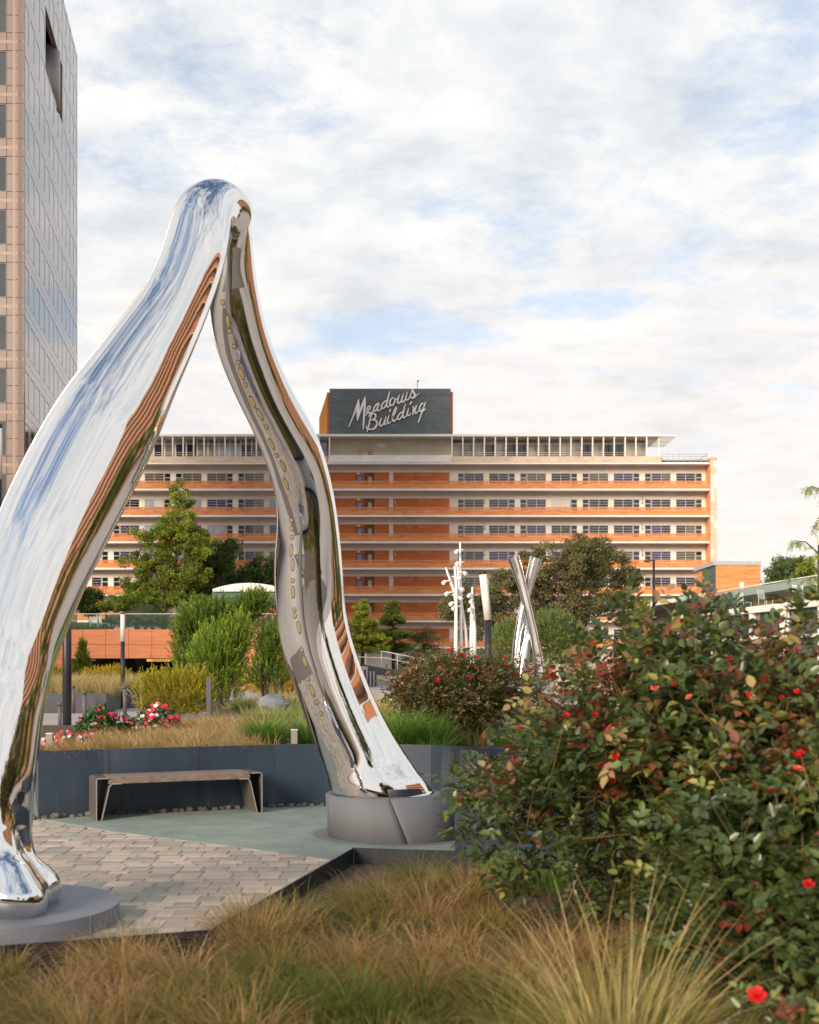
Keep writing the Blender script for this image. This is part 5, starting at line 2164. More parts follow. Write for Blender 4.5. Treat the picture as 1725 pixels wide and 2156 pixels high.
# sections: (outer x, y, inner x, y, depth, depth radius factor, lobe amount)
ST = [
 (-212, 1908, 128, 1908, 7.40, 1.02, .13), (-222, 1885, 136, 1886, 7.40, 1.05, .15), (-216, 1855, 131, 1858, 7.40, 1.05, .18), (-190, 1825, 106, 1826, 7.40, 1.0, .22),
 (-165, 1796, 78, 1796, 7.41, .98, .22), (-148, 1755, 67, 1755, 7.42, 1.0, .17), (-136, 1700, 65, 1705, 7.44, 1.02, .12), (-126, 1640, 71, 1650, 7.46, 1.0, .09), (-116, 1550, 80, 1575, 7.52, 1.0, .07),
 (-104, 1440, 93, 1480, 7.6, 1.0, .06), (-84, 1340, 113, 1395, 7.72, 1.0, .06), (-50, 1215, 147, 1310, 7.86, 1.0, .06), (-5, 1090, 195, 1200, 8.02, 1.0, .06),
 (62, 950, 262, 1068, 8.25, 1.0, .06), (133, 832, 322, 945, 8.45, 1.02, .05), (218, 724, 378, 803, 8.65, 1.05, .04), (291, 633, 431, 683, 8.82, 1.05, .03), (331, 556, 466, 591, 8.93, 1.05, .02), (349, 500, 486, 528, 9.0, 1.05, .01),
 (366, 440, 492, 498, 9.07, 1.08, 0), (396, 401, 489, 480, 9.15, 1.1, 0), (444, 381, 482, 473, 9.26, 1.1, 0), (494, 391, 473, 474, 9.40, 1.1, 0), (522, 420, 462, 485, 9.53, 1.1, 0),
 (529, 470, 451, 512, 9.63, 1.08, .01), (534, 530, 441, 565, 9.72, 1.05, .02), (542, 600, 438, 635, 9.82, 1.0, .04), (562, 695, 451, 718, 10.02, .98, .05), (606, 808, 487, 808, 10.3, .98, .055),
 (668, 922, 541, 920, 10.62, .98, .06), (697, 1013, 574, 1016, 10.88, .95, .08), (712, 1098, 583, 1100, 11.05, .92, .08), (721, 1190, 577, 1190, 11.17, .92, .07), (731, 1305, 583, 1302, 11.26, .95, .06),
 (763, 1412, 607, 1410, 11.31, .98, .05), (812, 1520, 645, 1515, 11.35, 1.0, .05), (863, 1601, 680, 1605, 11.38, 1.0, .04), (897, 1648, 694, 1650, 11.38, 1.0, .03), (914, 1671, 701, 1671, 11.40, 1.0, .02)]
arch = thing('steel_arch', (-2.3, 9.2, .12), 'tall mirror polished steel arch sculpture shaped like two leaning legs', 'sculpture')
A = np.array(ST, dtype=float)
A = np.vstack([2 * A[0] - A[1], A, 2 * A[-1] - A[-2]])
NS = 9
S = []
for i in range(1, len(A) - 2):
    for j in range(NS):
        t = j / NS
        p0, p1, p2, p3 = A[i - 1], A[i], A[i + 1], A[i + 2]
        S.append(.5 * (2 * p1 + (p2 - p0) * t + (2 * p0 - 5 * p1 + 4 * p2 - p3) * t * t + (3 * p1 - 3 * p2 + p3 - p0) * t ** 3))
S.append(A[-2])
S = np.array(S)
for _ in range(6):                                 # even out the measured outline
    S[1:-1] = .25 * S[:-2] + .5 * S[1:-1] + .25 * S[2:]
Dv = S[:, 4]
Ov = np.stack([(S[:, 0] - PCX) / FPX * Dv, Dv, EYE - (S[:, 1] - HOR) / FPX * Dv], 1)
Iv = np.stack([(S[:, 2] - PCX) / FPX * Dv, Dv, EYE - (S[:, 3] - HOR) / FPX * Dv], 1)
Cv = (Ov + Iv) / 2
Tv = nrm(np.gradient(Cv, axis=0))
Uv = nrm(Ov - Iv)
Uv = nrm(Uv)
Vv = nrm(np.cross(Tv, Uv))
Vv = np.where((Vv[:, 1:2] > 0), -Vv, Vv)           # towards the viewer
hw = np.linalg.norm(Ov - Iv, axis=1) / 2
nseg = 96
TH_ = np.linspace(0, 2 * np.pi, nseg, endpoint=False)
rings = []
for i in range(len(S)):
    s = i / (len(S) - 1)
    lob = S[i, 6] * (1.0 if s < .14 else .55)
    z = Cv[i, 2]
    foot = max(0.0, 1 - max(z - .1, 0) / 1.3)
    ph = .55 + 2.6 * (1 - foot) if s < .5 else 2.2 * (1 - s) * 2.0
    if s < .5:
        mod = 1 - lob * .55 + lob * np.cos(3 * (TH_ - .55 + 1.5 * (1 - foot) ** 1.3)) * (np.abs(np.sin(TH_)) ** .5)
    else:
        mod = 1 - lob * .4 + lob * np.cos(2 * (TH_ - .6 - 1.6 * (s - .55))) * np.abs(np.sin(TH_)) ** .7
    b = hw[i] * S[i, 5]
    fa = (.105 if s < .5 else 0) * min(1, max(0, (.85 - z) / .5))     # toes of the flared foot
    toes = 1 + fa * (np.cos(5 * (TH_ - np.pi) + np.pi + 2.2 * (z - .15)) - .35)
    nx = 2.0 + .12 * min(1, max(0, (s - .56) / .12))          # the right leg is squarer in section
    CT, STH = np.cos(TH_), np.sin(TH_)
    kq = (np.abs(CT) ** nx + np.abs(STH) ** nx) ** (-1 / nx)
    rings.append(Cv[i] + (CT * kq * toes * hw[i] * (1 + (mod - 1) * np.abs(STH)))[:, None] * Uv[i] + (STH * kq * toes * b * mod)[:, None] * Vv[i])
rings = np.array(rings)
# relax the inner side of the bend so that the two legs run into one another
st_i = np.arange(len(rings)) / NS
win = np.clip(1 - (np.abs(st_i - 20.5) / 5.5) ** 2, 0, 1)[:, None] * np.clip(.25 - np.cos(TH_) * 1.3, 0, 1)[None, :]
for _ in range(260):
    lap = .5 * (rings[:-2] + rings[2:]) - rings[1:-1]
    rings[1:-1] += .8 * win[1:-1, :, None] * lap
win2 = np.clip(1 - (np.abs(st_i - 20.5) / 6.5) ** 2, 0, 1)[:, None, None]
for _ in range(25):
    lap = .5 * (np.roll(rings, 1, 1) + np.roll(rings, -1, 1)) - rings
    rings = rings + .5 * win2 * lap
    lap = .5 * (rings[:-2] + rings[2:]) - rings[1:-1]
    rings[1:-1] += .5 * win2[1:-1] * lap
z0r = rings[0, :, 2].copy()
rings[0, :, 2] = .124
rings[1:8, :, 2] = np.maximum(rings[1:8, :, 2], .126)
rings[-1, :, 2] = .403
rings[-6:-1, :, 2] = np.maximum(rings[-6:-1, :, 2], .404)
nr = len(rings)
V = rings.reshape(-1, 3)
ii, kk_ = np.meshgrid(np.arange(nr - 1), np.arange(nseg), indexing='ij')
k2 = (kk_ + 1) % nseg
F = np.stack([ii * nseg + kk_, ii * nseg + k2, (ii + 1) * nseg + k2, (ii + 1) * nseg + kk_], -1).reshape(-1, 4)
body = np_obj('body', V, F, M['steel'], None, arch, smooth=True)
body.modifiers.new('smooth', 'SUBSURF').render_levels = 1
# small amber lenses set along the inner face of the right leg
LENS = [(470.7, 639, 0), (479, 676, 1), (485, 700, 0), (492, 731, 0), (500, 760, 0), (508, 783, 1), (518, 807, 0), (533, 841, 1), (548, 873, 1), (560, 897, 0), (574, 933, 1), (585, 957, 0), (594, 984, 1), (603, 1016, 1),
        (615, 1093, 0), (616, 1110, 0), (616, 1127, 0), (615, 1162, 1), (615, 1193, 1), (615, 1219, 0), (618, 1243, 1), (620, 1284, 0), (622, 1302, 0), (627, 1327, 1), (635, 1366, 0), (641, 1390, 1), (651, 1427, 0), (658, 1452, 1), (665, 1477, 0), (674, 1506, 0)]
front = rings[len(rings) // 2:]
fpx = PCX + FPX * front[..., 0] / front[..., 1]
fpy = HOR - FPX * (front[..., 2] - EYE) / front[..., 1]
for (px, py, dash) in LENS:
    d2 = (fpx - px) ** 2 + (fpy - py) ** 2
    d2[:, np.sin(TH_) < .05] = 1e9
    i, k = np.unravel_index(np.argmin(d2), d2.shape)
    i = min(max(i, 1), len(front) - 2)
    p = Vector(front[i, k])
    tt = Vector(front[i + 1, k] - front[i - 1, k]).normalized()
    ss_ = Vector(front[i, (k + 1) % nseg] - front[i, k - 1]).normalized()
    nn = tt.cross(ss_).normalized()
    if nn.dot(Vector((0, 0, EYE)) - p) < 0:
        nn = -nn
    ss_ = nn.cross(tt).normalized()
    a, b = (.052, .017) if dash else (.018, .017)
    g = G()
    N = 20
    def ringp(k_, off):
        return [p + tt * (a * k_ + (.006 if k_ > 1.0 else 0)) * math.cos(2 * math.pi * q / N) + ss_ * (b * k_ + (.002 if k_ > 1.0 else 0)) * math.sin(2 * math.pi * q / N) + nn * off for q in range(N)]
    g.mi = 1
    vs = ringp(1.12, -.02) + ringp(1.12, .0015) + ringp(1.0, .002)
    g.add(vs, [(q, (q + 1) % N, N + (q + 1) % N, N + q) for q in range(N)] + [(N + q, N + (q + 1) % N, 2 * N + (q + 1) % N, 2 * N + q) for q in range(N)])
    g.mi = 0
    g.add(ringp(1.0, .0018) + ringp(.55, .003), [(q, (q + 1) % N, N + (q + 1) % N, N + q) for q in range(N)] + [tuple(N + q for q in range(N))])
    g.build('lens', [M['lens'], M['darkframe']], arch)

# ------------------------------------------------------------------ roses
def flower_mesh(mat, tint, petals=((5, 1.0, .25), (5, .68, .8), (4, .38, 1.25)), name='flower'):
    vs, fs, tt = [], [], []
    for n, r, tilt in petals:
        for k in range(n):
            a = 2 * math.pi * (k + .5 * (r < .9)) / n + .13
            d = Vector((math.cos(a), math.sin(a), 0))
            s = Vector((-math.sin(a), math.cos(a), 0))
            u = Vector((0, 0, 1))
            ax = d * math.cos(tilt) + u * math.sin(tilt)
            up = u * math.cos(tilt) - d * math.sin(tilt)
            b = len(vs)
            wd = r * 1.35 * math.sin(math.pi / n) * 1.15
            vs += [Vector((0, 0, 0)), ax * r * .45 + s * wd * .40 - up * .05 * r, ax * r * .9 + s * wd * .38 + up * .10 * r, ax * r + up * .05 * r, ax * r * .9 - s * wd * .38 + up * .10 * r, ax * r * .45 - s * wd * .40 - up * .05 * r]
            fs += [(b, b + 1, b + 2, b + 3), (b, b + 3, b + 4, b + 5)]
            tt += [tint] * 6
    return np_mesh(name, np.array([tuple(v) for v in vs]), np.array(fs), mat, np.array(tt))


ROSES = [flower_mesh(L['petal'], t) for t in (.05, .45, .8, 1.0)]
VINCA = [flower_mesh(L['pink'], t, ((5, 1.0, .12),)) for t in (.0, .25, .5, .75, 1.0)]


def leaf_unit(mat, tint):
    V, F = leaf_geo(np.zeros((1, 3)), np.array([[0, 1.0, 0]]), np.array([[0, 0, 1.0]]), 1.0, .64, .14, True)
    return np_mesh('leaf', V, F, mat, np.full(len(V), tint))


LEAFM = [leaf_unit(L['rose'], t) for t in (.05, .2, .32, .42, .5, .6, .70, .76, .83, .92, 1.0)]
LEAFT = np.array([.05, .2, .32, .42, .5, .6, .70, .76, .83, .92, 1.0])


def rose_bush(label, base, ells, ntwig, leaf, nflower, lmat, nobj=300, red=.16, canes=14, seed_up=.45, fr=.03, tl=.22, nodes=5, cat='rose bush', flower_names='flower'):
    base = Vector(base)
    t = thing('rose_bush', base, label, cat)
    wts = np.array([e[2] for e in ells], dtype=float)
    pick = NR.choice(len(ells), ntwig, p=wts / wts.sum())
    C = np.array([e[0] for e in ells], dtype=float)[pick]
    Rr = np.array([e[1] for e in ells], dtype=float)[pick]
    q = in_ball(ntwig, 4.2)
    pos = C + q * Rr * NR.uniform(.86, 1.08, (ntwig, 1))
    pos[:, 2] = np.maximum(pos[:, 2], base.z + .12)
    d = nrm(q * .7 + rdir(ntwig) * .55 + np.array([[0, 0, seed_up]]))
    ln = tl * NR.uniform(.5, 1.35, ntwig)
    hue = np.clip(NR.normal(.26, .13, ntwig), 0, .62)
    top = q[:, 2] > .15
    isred = NR.random(ntwig) < np.where(top, red * 1.7, red * .22)
    hue[isred] = NR.uniform(.82, 1.0, isred.sum())
    isy = NR.random(ntwig) < .04
    hue[isy] = NR.uniform(.66, .84, isy.sum())
    # compound leaves along the twig
    tn = np.linspace(.1, 1, nodes)[None, :]
    ph = (np.arange(nodes) * 2.4)[None, :] + NR.uniform(0, 6.28, (ntwig, 1))
    a = nrm(np.cross(d, rdir(ntwig)))
    b = np.cross(d, a)
    npos = (pos[:, None, :] + d[:, None, :] * (ln[:, None] * tn)[..., None]).reshape(-1, 3)
    side = (a[:, None, :] * np.cos(ph)[..., None] + b[:, None, :] * np.sin(ph)[..., None])
    rd = nrm(d[:, None, :] * .55 + side * .85 + np.array([0, 0, .12])).reshape(-1, 3)
    nh = np.repeat(hue, nodes) + NR.normal(0, .05, ntwig * nodes)
    nn = nrm(rdir(len(rd), 1.5))
    sd = nrm(np.cross(rd, nn))
    rl = leaf * 2.1
    P_, D_, H_, N_ = [], [], [], []
    for off, sgn in ((.42, 1), (.42, -1), (.78, 1), (.78, -1), (1.0, 0)):
        P_.append(npos + rd * rl * off)
        D_.append(nrm(rd * (.55 if sgn else 1) + sd * sgn * .85 + NR.normal(0, .12, rd.shape)))
        H_.append(nh + NR.normal(0, .05, len(nh)))
        N_.append(nn + NR.normal(0, .22, nn.shape))
    LP, LD, LH, LN = np.concatenate(P_), np.concatenate(D_), np.clip(np.concatenate(H_), 0, 1), nrm(np.concatenate(N_))
    LS = leaf * NR.uniform(.75, 1.25, len(LP))
    keep = np.ones(len(LP), bool)
    if nobj:
        view = LP - np.array([[0, 0, EYE]])
        dist = np.linalg.norm(view, axis=1)
        px, py = PCX + FPX * LP[:, 0] / LP[:, 1], HOR - FPX * (LP[:, 2] - EYE) / LP[:, 1]
        inn = (px < 1715) & (py < 2140)
        out = np.repeat(np.repeat((-(q * (nrm(pos - np.array([[0, 0, EYE]])))).sum(1)), nodes)[None, :], 5, 0).ravel()
        score = np.where(inn, LS / dist * (1 + .25 * out), -1)
        idx = np.argsort(-score)[:nobj]
        keep[idx] = False
    V, F = leaf_geo(LP[keep], LD[keep], LN[keep], LS[keep], LS[keep] * .62, .14, True)
    o = np_obj('foliage', V, F, lmat, np.repeat(LH[keep], 6), t)
    o['kind'] = 'stuff'
    if nobj:
        for i in idx:
            dd = Vector(LD[i]).normalized()
            s = dd.cross(Vector(LN[i])).normalized()
            u = s.cross(dd)
            me = LEAFM[int(np.argmin(np.abs(LEAFT - LH[i])))]
            o = bpy.data.objects.new('leaf', me)
            o.parent = t
            m = Matrix((s * LS[i], dd * LS[i], u * LS[i])).transposed().to_4x4()
            m.translation = Vector(LP[i]) - base
            o.matrix_local = m
            link(o)
    # canes and twigs
    g = G()
    for j in range(canes):
        e = Vector(pos[R.randrange(ntwig)])
        s = base + Vector((R.uniform(-.14, .14), R.uniform(-.12, .12), -.03))
        m1 = s.lerp(e, .5) + Vector((R.uniform(-.06, .06), R.uniform(-.06, .06), .12))
        g.tube([s, s.lerp(m1, .5) + Vector((0, 0, .05)), m1, m1.lerp(e, .6), e], [.013, .011, .009, .007, .004], 6)
    g.build('cane', M['cane'], t)
    g = G()
    for i in NR.permutation(ntwig)[:int(ntwig * .6)]:
        g.tube([pos[i] - d[i] * ln[i] * .6, pos[i] + d[i] * ln[i]], [.004, .002], 4, caps=False)
    g.build('twig', M['cane'], t)
    # flowers at the tips of outer shoots
    sc = q[:, 2] * 1.5 + NR.random(ntwig) * 1.0 - q[:, 1] * .5
    for i in np.argsort(-sc)[:nflower]:
        o = piece('flower', R.choices(ROSES, [3, 4, 3, 1])[0], t, Vector(pos[i] + d[i] * (ln[i] + .02)))
        o.rotation_euler = Vector(d[i] + np.array([0, -.5, .1])).to_track_quat('Z', 'Y').to_euler()
        s = fr * R.uniform(.6, 1.15)
        o.scale = (s, s, s)
    return t


rose_bush('big rose bush with red new shoots, the one leaning over the steel edging', (1.25, 6.75, .19), [((1.42, 6.8, 1.05), (.66, .8, .62), 3.0), ((.93, 6.6, .78), (.58, .6, .44), 1.7), ((1.65, 6.9, 1.22), (.55, .7, .48), 1.4), ((1.6, 6.8, 1.70), (.62, .5, .2), .26)], 680, .056, 42, L['rose'], 300, .10, 20, fr=.023)
rose_bush('tall rose bush at the right edge of the picture with many dark glossy leaves', (2.1, 6.0, .19), [((1.95, 5.95, .95), (.72, .75, .58), 3), ((2.15, 5.7, .75), (.8, .7, .6), 1.6), ((1.6, 6.1, 1.18), (.42, .5, .36), .9), ((1.8, 6.0, 1.60), (.65, .5, .2), .26)], 580, .062, 34, L['rose'], 300, .15, 18, fr=.023)
rose_bush('low rose bush nearest the camera behind the feather grass tuft', (1.75, 5.0, .19), [((1.62, 5.15, .62), (.55, .5, .42), 2), ((1.75, 4.75, .42), (.55, .45, .34), 1.4)], 340, .056, 7, L['rose'], 300, .05, 12, fr=.028)
rose_bush('small rose sprig with one scarlet bloom at the bottom right corner', (1.14, 3.62, .19), [((1.12, 3.62, .42), (.10, .09, .14), 1)], 16, .034, 2, L['rose'], 60, .2, 4, fr=.034, tl=.08, nodes=3)
rose_bush('middle distance rose bush with red blooms behind the long planter wall', (GX(960, 15.6), 15.6, .62), [((GX(955, 15.6), 15.6, 1.22), (.78, .7, .42), 3), ((GX(905, 15.4), 15.4, 1.05), (.42, .5, .40), 1), ((GX(1060, 15.8), 15.8, 1.2), (.5, .5, .40), 1)], 800, .046, 34, L['rosemid'], 0, .16, 26, fr=.036, tl=.2)

# arching cane that reaches out of the near bush on its left
g = G()
c = [P(1105, 1770, 6.6), P(1070, 1735, 6.5), P(1025, 1715, 6.45), P(985, 1693, 6.4), P(957, 1678, 6.4)]
g.tube(c, [.008, .007, .006, .005, .003], 6)
arm = thing('rose_shoot', c[0], 'long arching rose shoot reaching left in front of the stone pedestal', 'shoot')
g.build('cane', M['cane'], arm)
pos = np.array([tuple(c[2].lerp(c[4], t)) for t in np.linspace(0, 1, 9)])
V, F = leaf_geo(np.repeat(pos, 3, 0), rdir(27, .3), rdir(27, 1), .045 * NR.uniform(.6, 1.2, 27), .028, .14, True)
np_obj('leaves', V, F, L['rose'], np.repeat(NR.uniform(.4, .75, 27), 6), arm)

# ------------------------------------------------------------------ foreground grasses
POLYF = [(-3.3, 2.6), (1.2, 2.6), (1.9, 4.5), (1.45, 6.6), (1.25, 7.75), (-.06, 7.80), (-.26, 7.5), (-.54, 6.7), (-.86, 5.92), (-1.9, 5.56), (-3.3, 5.52)]


def bare(q_):
    # worn patch of mulch under the roses and a thin patch left of the feather grass
    return (((q_[0] - .95) / .55) ** 2 + ((q_[1] - 6.9) / .9) ** 2 < 1) or (((q_[0] - .38) / .30) ** 2 + ((q_[1] - 4.6) / .32) ** 2 < 1 and R.random() < .8)


meadow('grass', 'tan and green sedge filling the foreground bed', POLYF, .19, 300, 340, .30, .0036, L['sedge'], None, .42, rad(170), .40, (.1, 1.0), (1.0, 2.6), .125, skip=bare)
meadow('grass', 'fallen dry sedge lying between the foreground clumps', POLYF, .19, 420, 30, .26, .0034, L['sedge'], (.45, .9), .2, rad(180), .3, (1.0, 1.45), (.0, .5), .22)
meadow('grass', 'longer russet sedge spilling over the corner of the steel edging', [(-.90, 5.95), (-.80, 6.45), (-.62, 6.5), (-.7, 5.9)], .19, 14, 190, .34, .0038, L['sedge'], (.3, .9), .35, rad(120), .5, (.2, 1.1), (.7, 2.0), .12)
meadow('grass', 'green seedling grass under the near rose bush', [(.55, 7.4), (1.05, 7.4), (1.05, 8.2), (.55, 8.2)], .19, 26, 80, .22, .004, L['fountain'], (.3, .8), .2, 0, 0, (.1, .6), (.4, 1.4), .1)
t = tuft('feather_grass', 'pale golden feather grass tuft fanning up at the bottom right', (.71, 4.0, .19), 280, .72, .0046, L['feather'], (.03, .70), (.3, 1.4), .14, None, .42, (.38, .9), part='plumes')
base = np.array([[.71, 4.0, .19]])
n = 1100
a = NR.uniform(0, 6.28, n)
V, F, S_ = blade_geo(base + np.stack([np.cos(a) * .16, np.sin(a) * .14, np.full(n, -.01)], 1), a, .46 * NR.uniform(.6, 1.2, n), NR.uniform(.1, .9, n), NR.uniform(.3, 1.3, n), np.full(n, .0042), 5)
np_obj('blades', V, F, L['feather'], np.clip(NR.uniform(0, .3, n)[:, None] + .25 * S_, 0, 1).ravel(), t)['kind'] = 'stuff'
# mulch chips
g = G()
for j in range(900):
    x, y = R.uniform(.2, 1.7), R.uniform(4.3, 8.0)
    a = R.uniform(0, 6.28)
    s = R.uniform(.008, .022)
    g.obox((x, y, .188 + R.uniform(0, .012)), (math.cos(a) * s, math.sin(a) * s, R.uniform(-.004, .004)), (-math.sin(a) * s * .35, math.cos(a) * s * .35, 0), (0, 0, .002))
o = g.build('mulch', pbr('mulch_chip', (.13, .085, .055), .9, var=.5, scale=30))
tag(o, 'brown bark mulch chips under the rose bushes', 'mulch', None, 'stuff')

# ------------------------------------------------------------------ back planter
tw = (-3.88, 12.55)


def wall_y(x):
    for (a, b) in zip(WALL[1:], WALL[2:]):
        if a[0] <= x <= b[0]:
            return a[1] + (b[1] - a[1]) * (x - a[0]) / (b[0] - a[0])
    return 12.6


POLYB = [(GX(84, 12.6) + .15, 12.80), (GX(230, 12.9), 13.10), (GX(420, 13.28), 13.5), (GX(560, 13.6), 13.8), (GX(590, 16.5), 16.5), (GX(560, 19.7), 19.7), (GX(400, 19.6), 19.6), (GX(270, 16.0), 16.0), (GX(180, 14.4), 14.4), (GX(90, 13.6), 13.6)]
meadow('grass', 'swept tan feather grass on the planter behind the bench', POLYB, .62, 420, 120, .30, .0065, L['tan'], (.2, .85), .35, rad(200), .9, (.25, 1.0), (.6, 1.7), .17)
meadow('grass', 'mixed pale green and tan grasses beyond the fountain grass', [(GX(560, 17), 17), (GX(700, 15), 15), (GX(1000, 14.2), 14.2), (GX(1000, 22), 22), (GX(760, 29), 29), (GX(500, 29), 29), (GX(470, 24.5), 24.5)], .62, 330, 100, .36, .0085, L['straw'], (.0, .6), .3, rad(180), .4, (.1, .8), (.5, 1.6), .24)
meadow('grass', 'green tussocks among the pale grasses left of the arch leg', [(GX(580, 16), 16), (GX(720, 15), 15), (GX(900, 15), 15), (GX(800, 25), 25), (GX(520, 26), 26)], .62, 90, 130, .42, .009, L['fountain'], (.1, .9), .35, 0, 0, (.1, .9), (.6, 1.7), .22)
GR = 'green fountain grass clumps in the back planter'
tuft('fountain_grass', 'big bright green fountain grass clump behind the right end of the bench', (GX(560, 14.35), 14.35, .62), 1500, .52, .0085, L['fountain'], (.05, 1.0), (.6, 1.7), .13, GR, .35, (0, .6))
tuft('fountain_grass', 'green fountain grass clump half behind the arch leg, right of the junction box', (GX(655, 14.6), 14.6, .62), 1100, .50, .0085, L['fountain'], (.05, 1.0), (.6, 1.7), .13, GR, .35, (0, .6))
tuft('fountain_grass', 'large fountain grass clump right of the arch leg behind the pedestal', (GX(842, 14.3), 14.3, .62), 1500, .60, .0085, L['fountain'], (.05, .95), (.5, 1.6), .15, GR, .4, (0, .6))
tuft('fountain_grass', 'fountain grass clump between the arch leg and the middle rose bush', (GX(905, 14.6), 14.6, .62), 1000, .50, .0085, L['fountain'], (.05, .95), (.5, 1.6), .13, GR, .45, (.1, .7))
tuft('fountain_grass', 'small pale fountain grass clump by the grey boulder', (GX(518, 23), 23, .66), 700, .48, .012, L['fountain'], (.05, 1.0), (.5, 1.7), .16, GR, .5, (.2, .8))
tuft('fountain_grass', 'straw tipped grass clump behind the boulder', (GX(600, 25), 25, .62), 800, .62, .012, L['straw'], (.05, 1.0), (.5, 1.5), .2, GR, .5, (.1, .5))
tuft('fountain_grass', 'pale golden grass clump right of the arch leg in front of the dark bollards', (GX(800, 21), 21, .62), 900, .55, .010, L['straw'], (.05, .9), (.4, 1.4), .22, GR, .4, (.3, .8))
tuft('fountain_grass', 'wispy tan grass spilling over the planter corner right of the pedestal', (.62, 9.75, .58), 420, .36, .004, L['tan'], (.2, 1.2), (.5, 1.4), .10, None, .2, (.5, .95))
meadow('grass', 'tan grass in the planter behind the near rose bush', [(.6, 9.6), (3.2, 9.4), (3.6, 11.2), (1.0, 11.2)], .58, 70, 90, .32, .006, L['tan'], (.2, .9), .3, 0, 0, (.2, .9), (.5, 1.6), .16)
meadow('grass', 'dark green grasses round the foot of the middle rose bush', [(GX(900, 14), 14), (3.0, 13), (3.4, 17), (GX(900, 17), 17)], .62, 70, 110, .40, .007, L['fountain'], (.0, .7), .3, 0, 0, (.2, .9), (.5, 1.6), .2)


def flower_plant(name, label, c, rx, ry, h, nleaf, leaf, nfl, fl, wts, group=None, base=.62):
    t = thing(name, (c[0], c[1], base), label, 'flowering plant', group)
    n = nleaf
    q = in_ball(n, 3.0)
    q[:, 2] = np.abs(q[:, 2])
    pos = np.array([[c[0], c[1], base]]) + q * np.array([[rx, ry, h]])
    V, F = leaf_geo(pos, rdir(n, .35), rdir(n, 1.2), leaf * NR.uniform(.7, 1.25, n), leaf * .48, .12, True)
    o = np_obj('foliage', V, F, L['vinca'], np.repeat(NR.random(n), 6), t)
    o['kind'] = 'stuff'
    for j in range(nfl):
        v = in_ball(1, 6)[0]
        v[2] = abs(v[2])
        if v[1] > .3:
            v[1] *= -1
        p = Vector((c[0] + v[0] * rx * 1.02, c[1] + v[1] * ry, base + v[2] * h + fl * .9))
        o = piece('flower', R.choices(VINCA, wts)[0], t, p)
        o.rotation_euler = Vector((v[0] * .6 + R.uniform(-.3, .3), -.9, .75)).to_track_quat('Z', 'Y').to_euler()
        s = fl * R.uniform(.75, 1.2)
        o.scale = (s, s, s)
    return t


flower_plant('periwinkle', 'low pink and white periwinkles at the left end of the planter', (GX(140, 13.9), 13.95, 0), .42, .55, .20, 700, .055, 85, .026, (3, 2, 3, 3, 4))
flower_plant('periwinkle', 'scattered pink periwinkles low in front of the leafy plant', (GX(190, 14.9), 14.9, 0), .36, .4, .14, 350, .055, 28, .026, (3, 3, 2, 2, 1))
flower_plant('periwinkle', 'tall dark green leafy plant with red blooms on top', (GX(212, 15.6), 15.6, 0), .33, .35, .46, 800, .085, 26, .030, (3, 4, 3, 1, 0))
flower_plant('periwinkle', 'red and white flowering plant left of the yellow green shrub', (GX(330, 16.8), 16.8, 0), .38, .4, .44, 600, .075, 62, .034, (4, 4, 1, .5, 4))
flower_plant('periwinkle', 'red flowering stems between the two leafy plants', (GX(268, 15.8), 15.8, 0), .13, .2, .34, 200, .07, 20, .03, (3, 5, 1, 0, 0))

# ------------------------------------------------------------------ shrubs
shrub('yellow_green_shrub', 'rounded yellow green shrub in front of the parking garage', (GX(370, 22), 22, .3), [((GX(372, 22), 22, 1.06), (.60, .6, .48), 3), ((GX(325, 22), 22, 1.05), (.36, .5, .45), 1.2), ((GX(415, 22), 22, 1.05), (.30, .45, .5), 1.0)], 1500, .30, 15, .050, .014, L['yellow'], .9, .5, None, 9, .55)
GS = 'golden shrubs in the far planter'
shrub('golden_shrub', 'golden yellow shrub right of the small conifer', (GX(205, 50), 50, .4), [((GX(205, 50), 50, .85), (.95, .7, .52), 1)], 620, .42, 13, .09, .03, L['gold'], .9, .5, GS, 5, .5)
shrub('golden_shrub', 'golden yellow shrub directly left of the slim light column', (GX(240, 51), 51, .4), [((GX(240, 51), 51, .95), (.70, .7, .55), 1)], 520, .42, 13, .09, .03, L['gold'], .9, .5, GS, 5, .5)
shrub('golden_shrub', 'olive gold shrub between the light column and the clearance bar', (GX(292, 50), 50, .4), [((GX(290, 50), 50, .65), (.80, .7, .45), 1)], 480, .42, 13, .09, .03, L['yellow'], .9, .5, GS, 5, .5)
shrub('golden_shrub', 'golden shrub low behind the brown fence post left of the arch leg', (GX(585, 42), 42, .3), [((GX(570, 42), 42, .95), (.9, .7, .6), 1), ((GX(610, 42), 42, 1.0), (.6, .7, .6), 1)], 620, .36, 13, .08, .026, L['gold'], .9, .5, GS, 5, .4)
shrub('conifer', 'small bright green conifer against the terracotta wall', (GX(172, 60), 60, 0), [((GX(172, 60), 60, 1.05), (.60, .55, .55), 3), ((GX(173, 60), 60, 1.75), (.40, .38, .5), 2), ((GX(174, 60), 60, 2.4), (.2, .2, .5), 1)], 750, .30, 15, .10, .03, L['conifer'], .6, .6, None, 2, .4, 'conifer')
shrub('golden_shrub', 'thin yellow shrub at the far left beside the brick pier', (GX(120, 60), 60, 0), [((GX(121, 60), 60, .9), (.4, .4, .7), 1)], 220, .36, 13, .09, .03, L['yellow'], .9, .5, GS, 3, .4)
meadow('grass', 'straw coloured grass in the far grey planter', [(GX(60, 41.3), 41.3), (GX(222, 41.3), 41.3), (GX(256, 45.3), 45.3), (GX(300, 46.3), 46.3), (GX(300, 50), 50), (GX(60, 50), 50)], .5, 420, 46, .78, .022, L['straw'], (.2, .85), .3, 0, .2, (.05, .5), (.2, 1.0), .3)
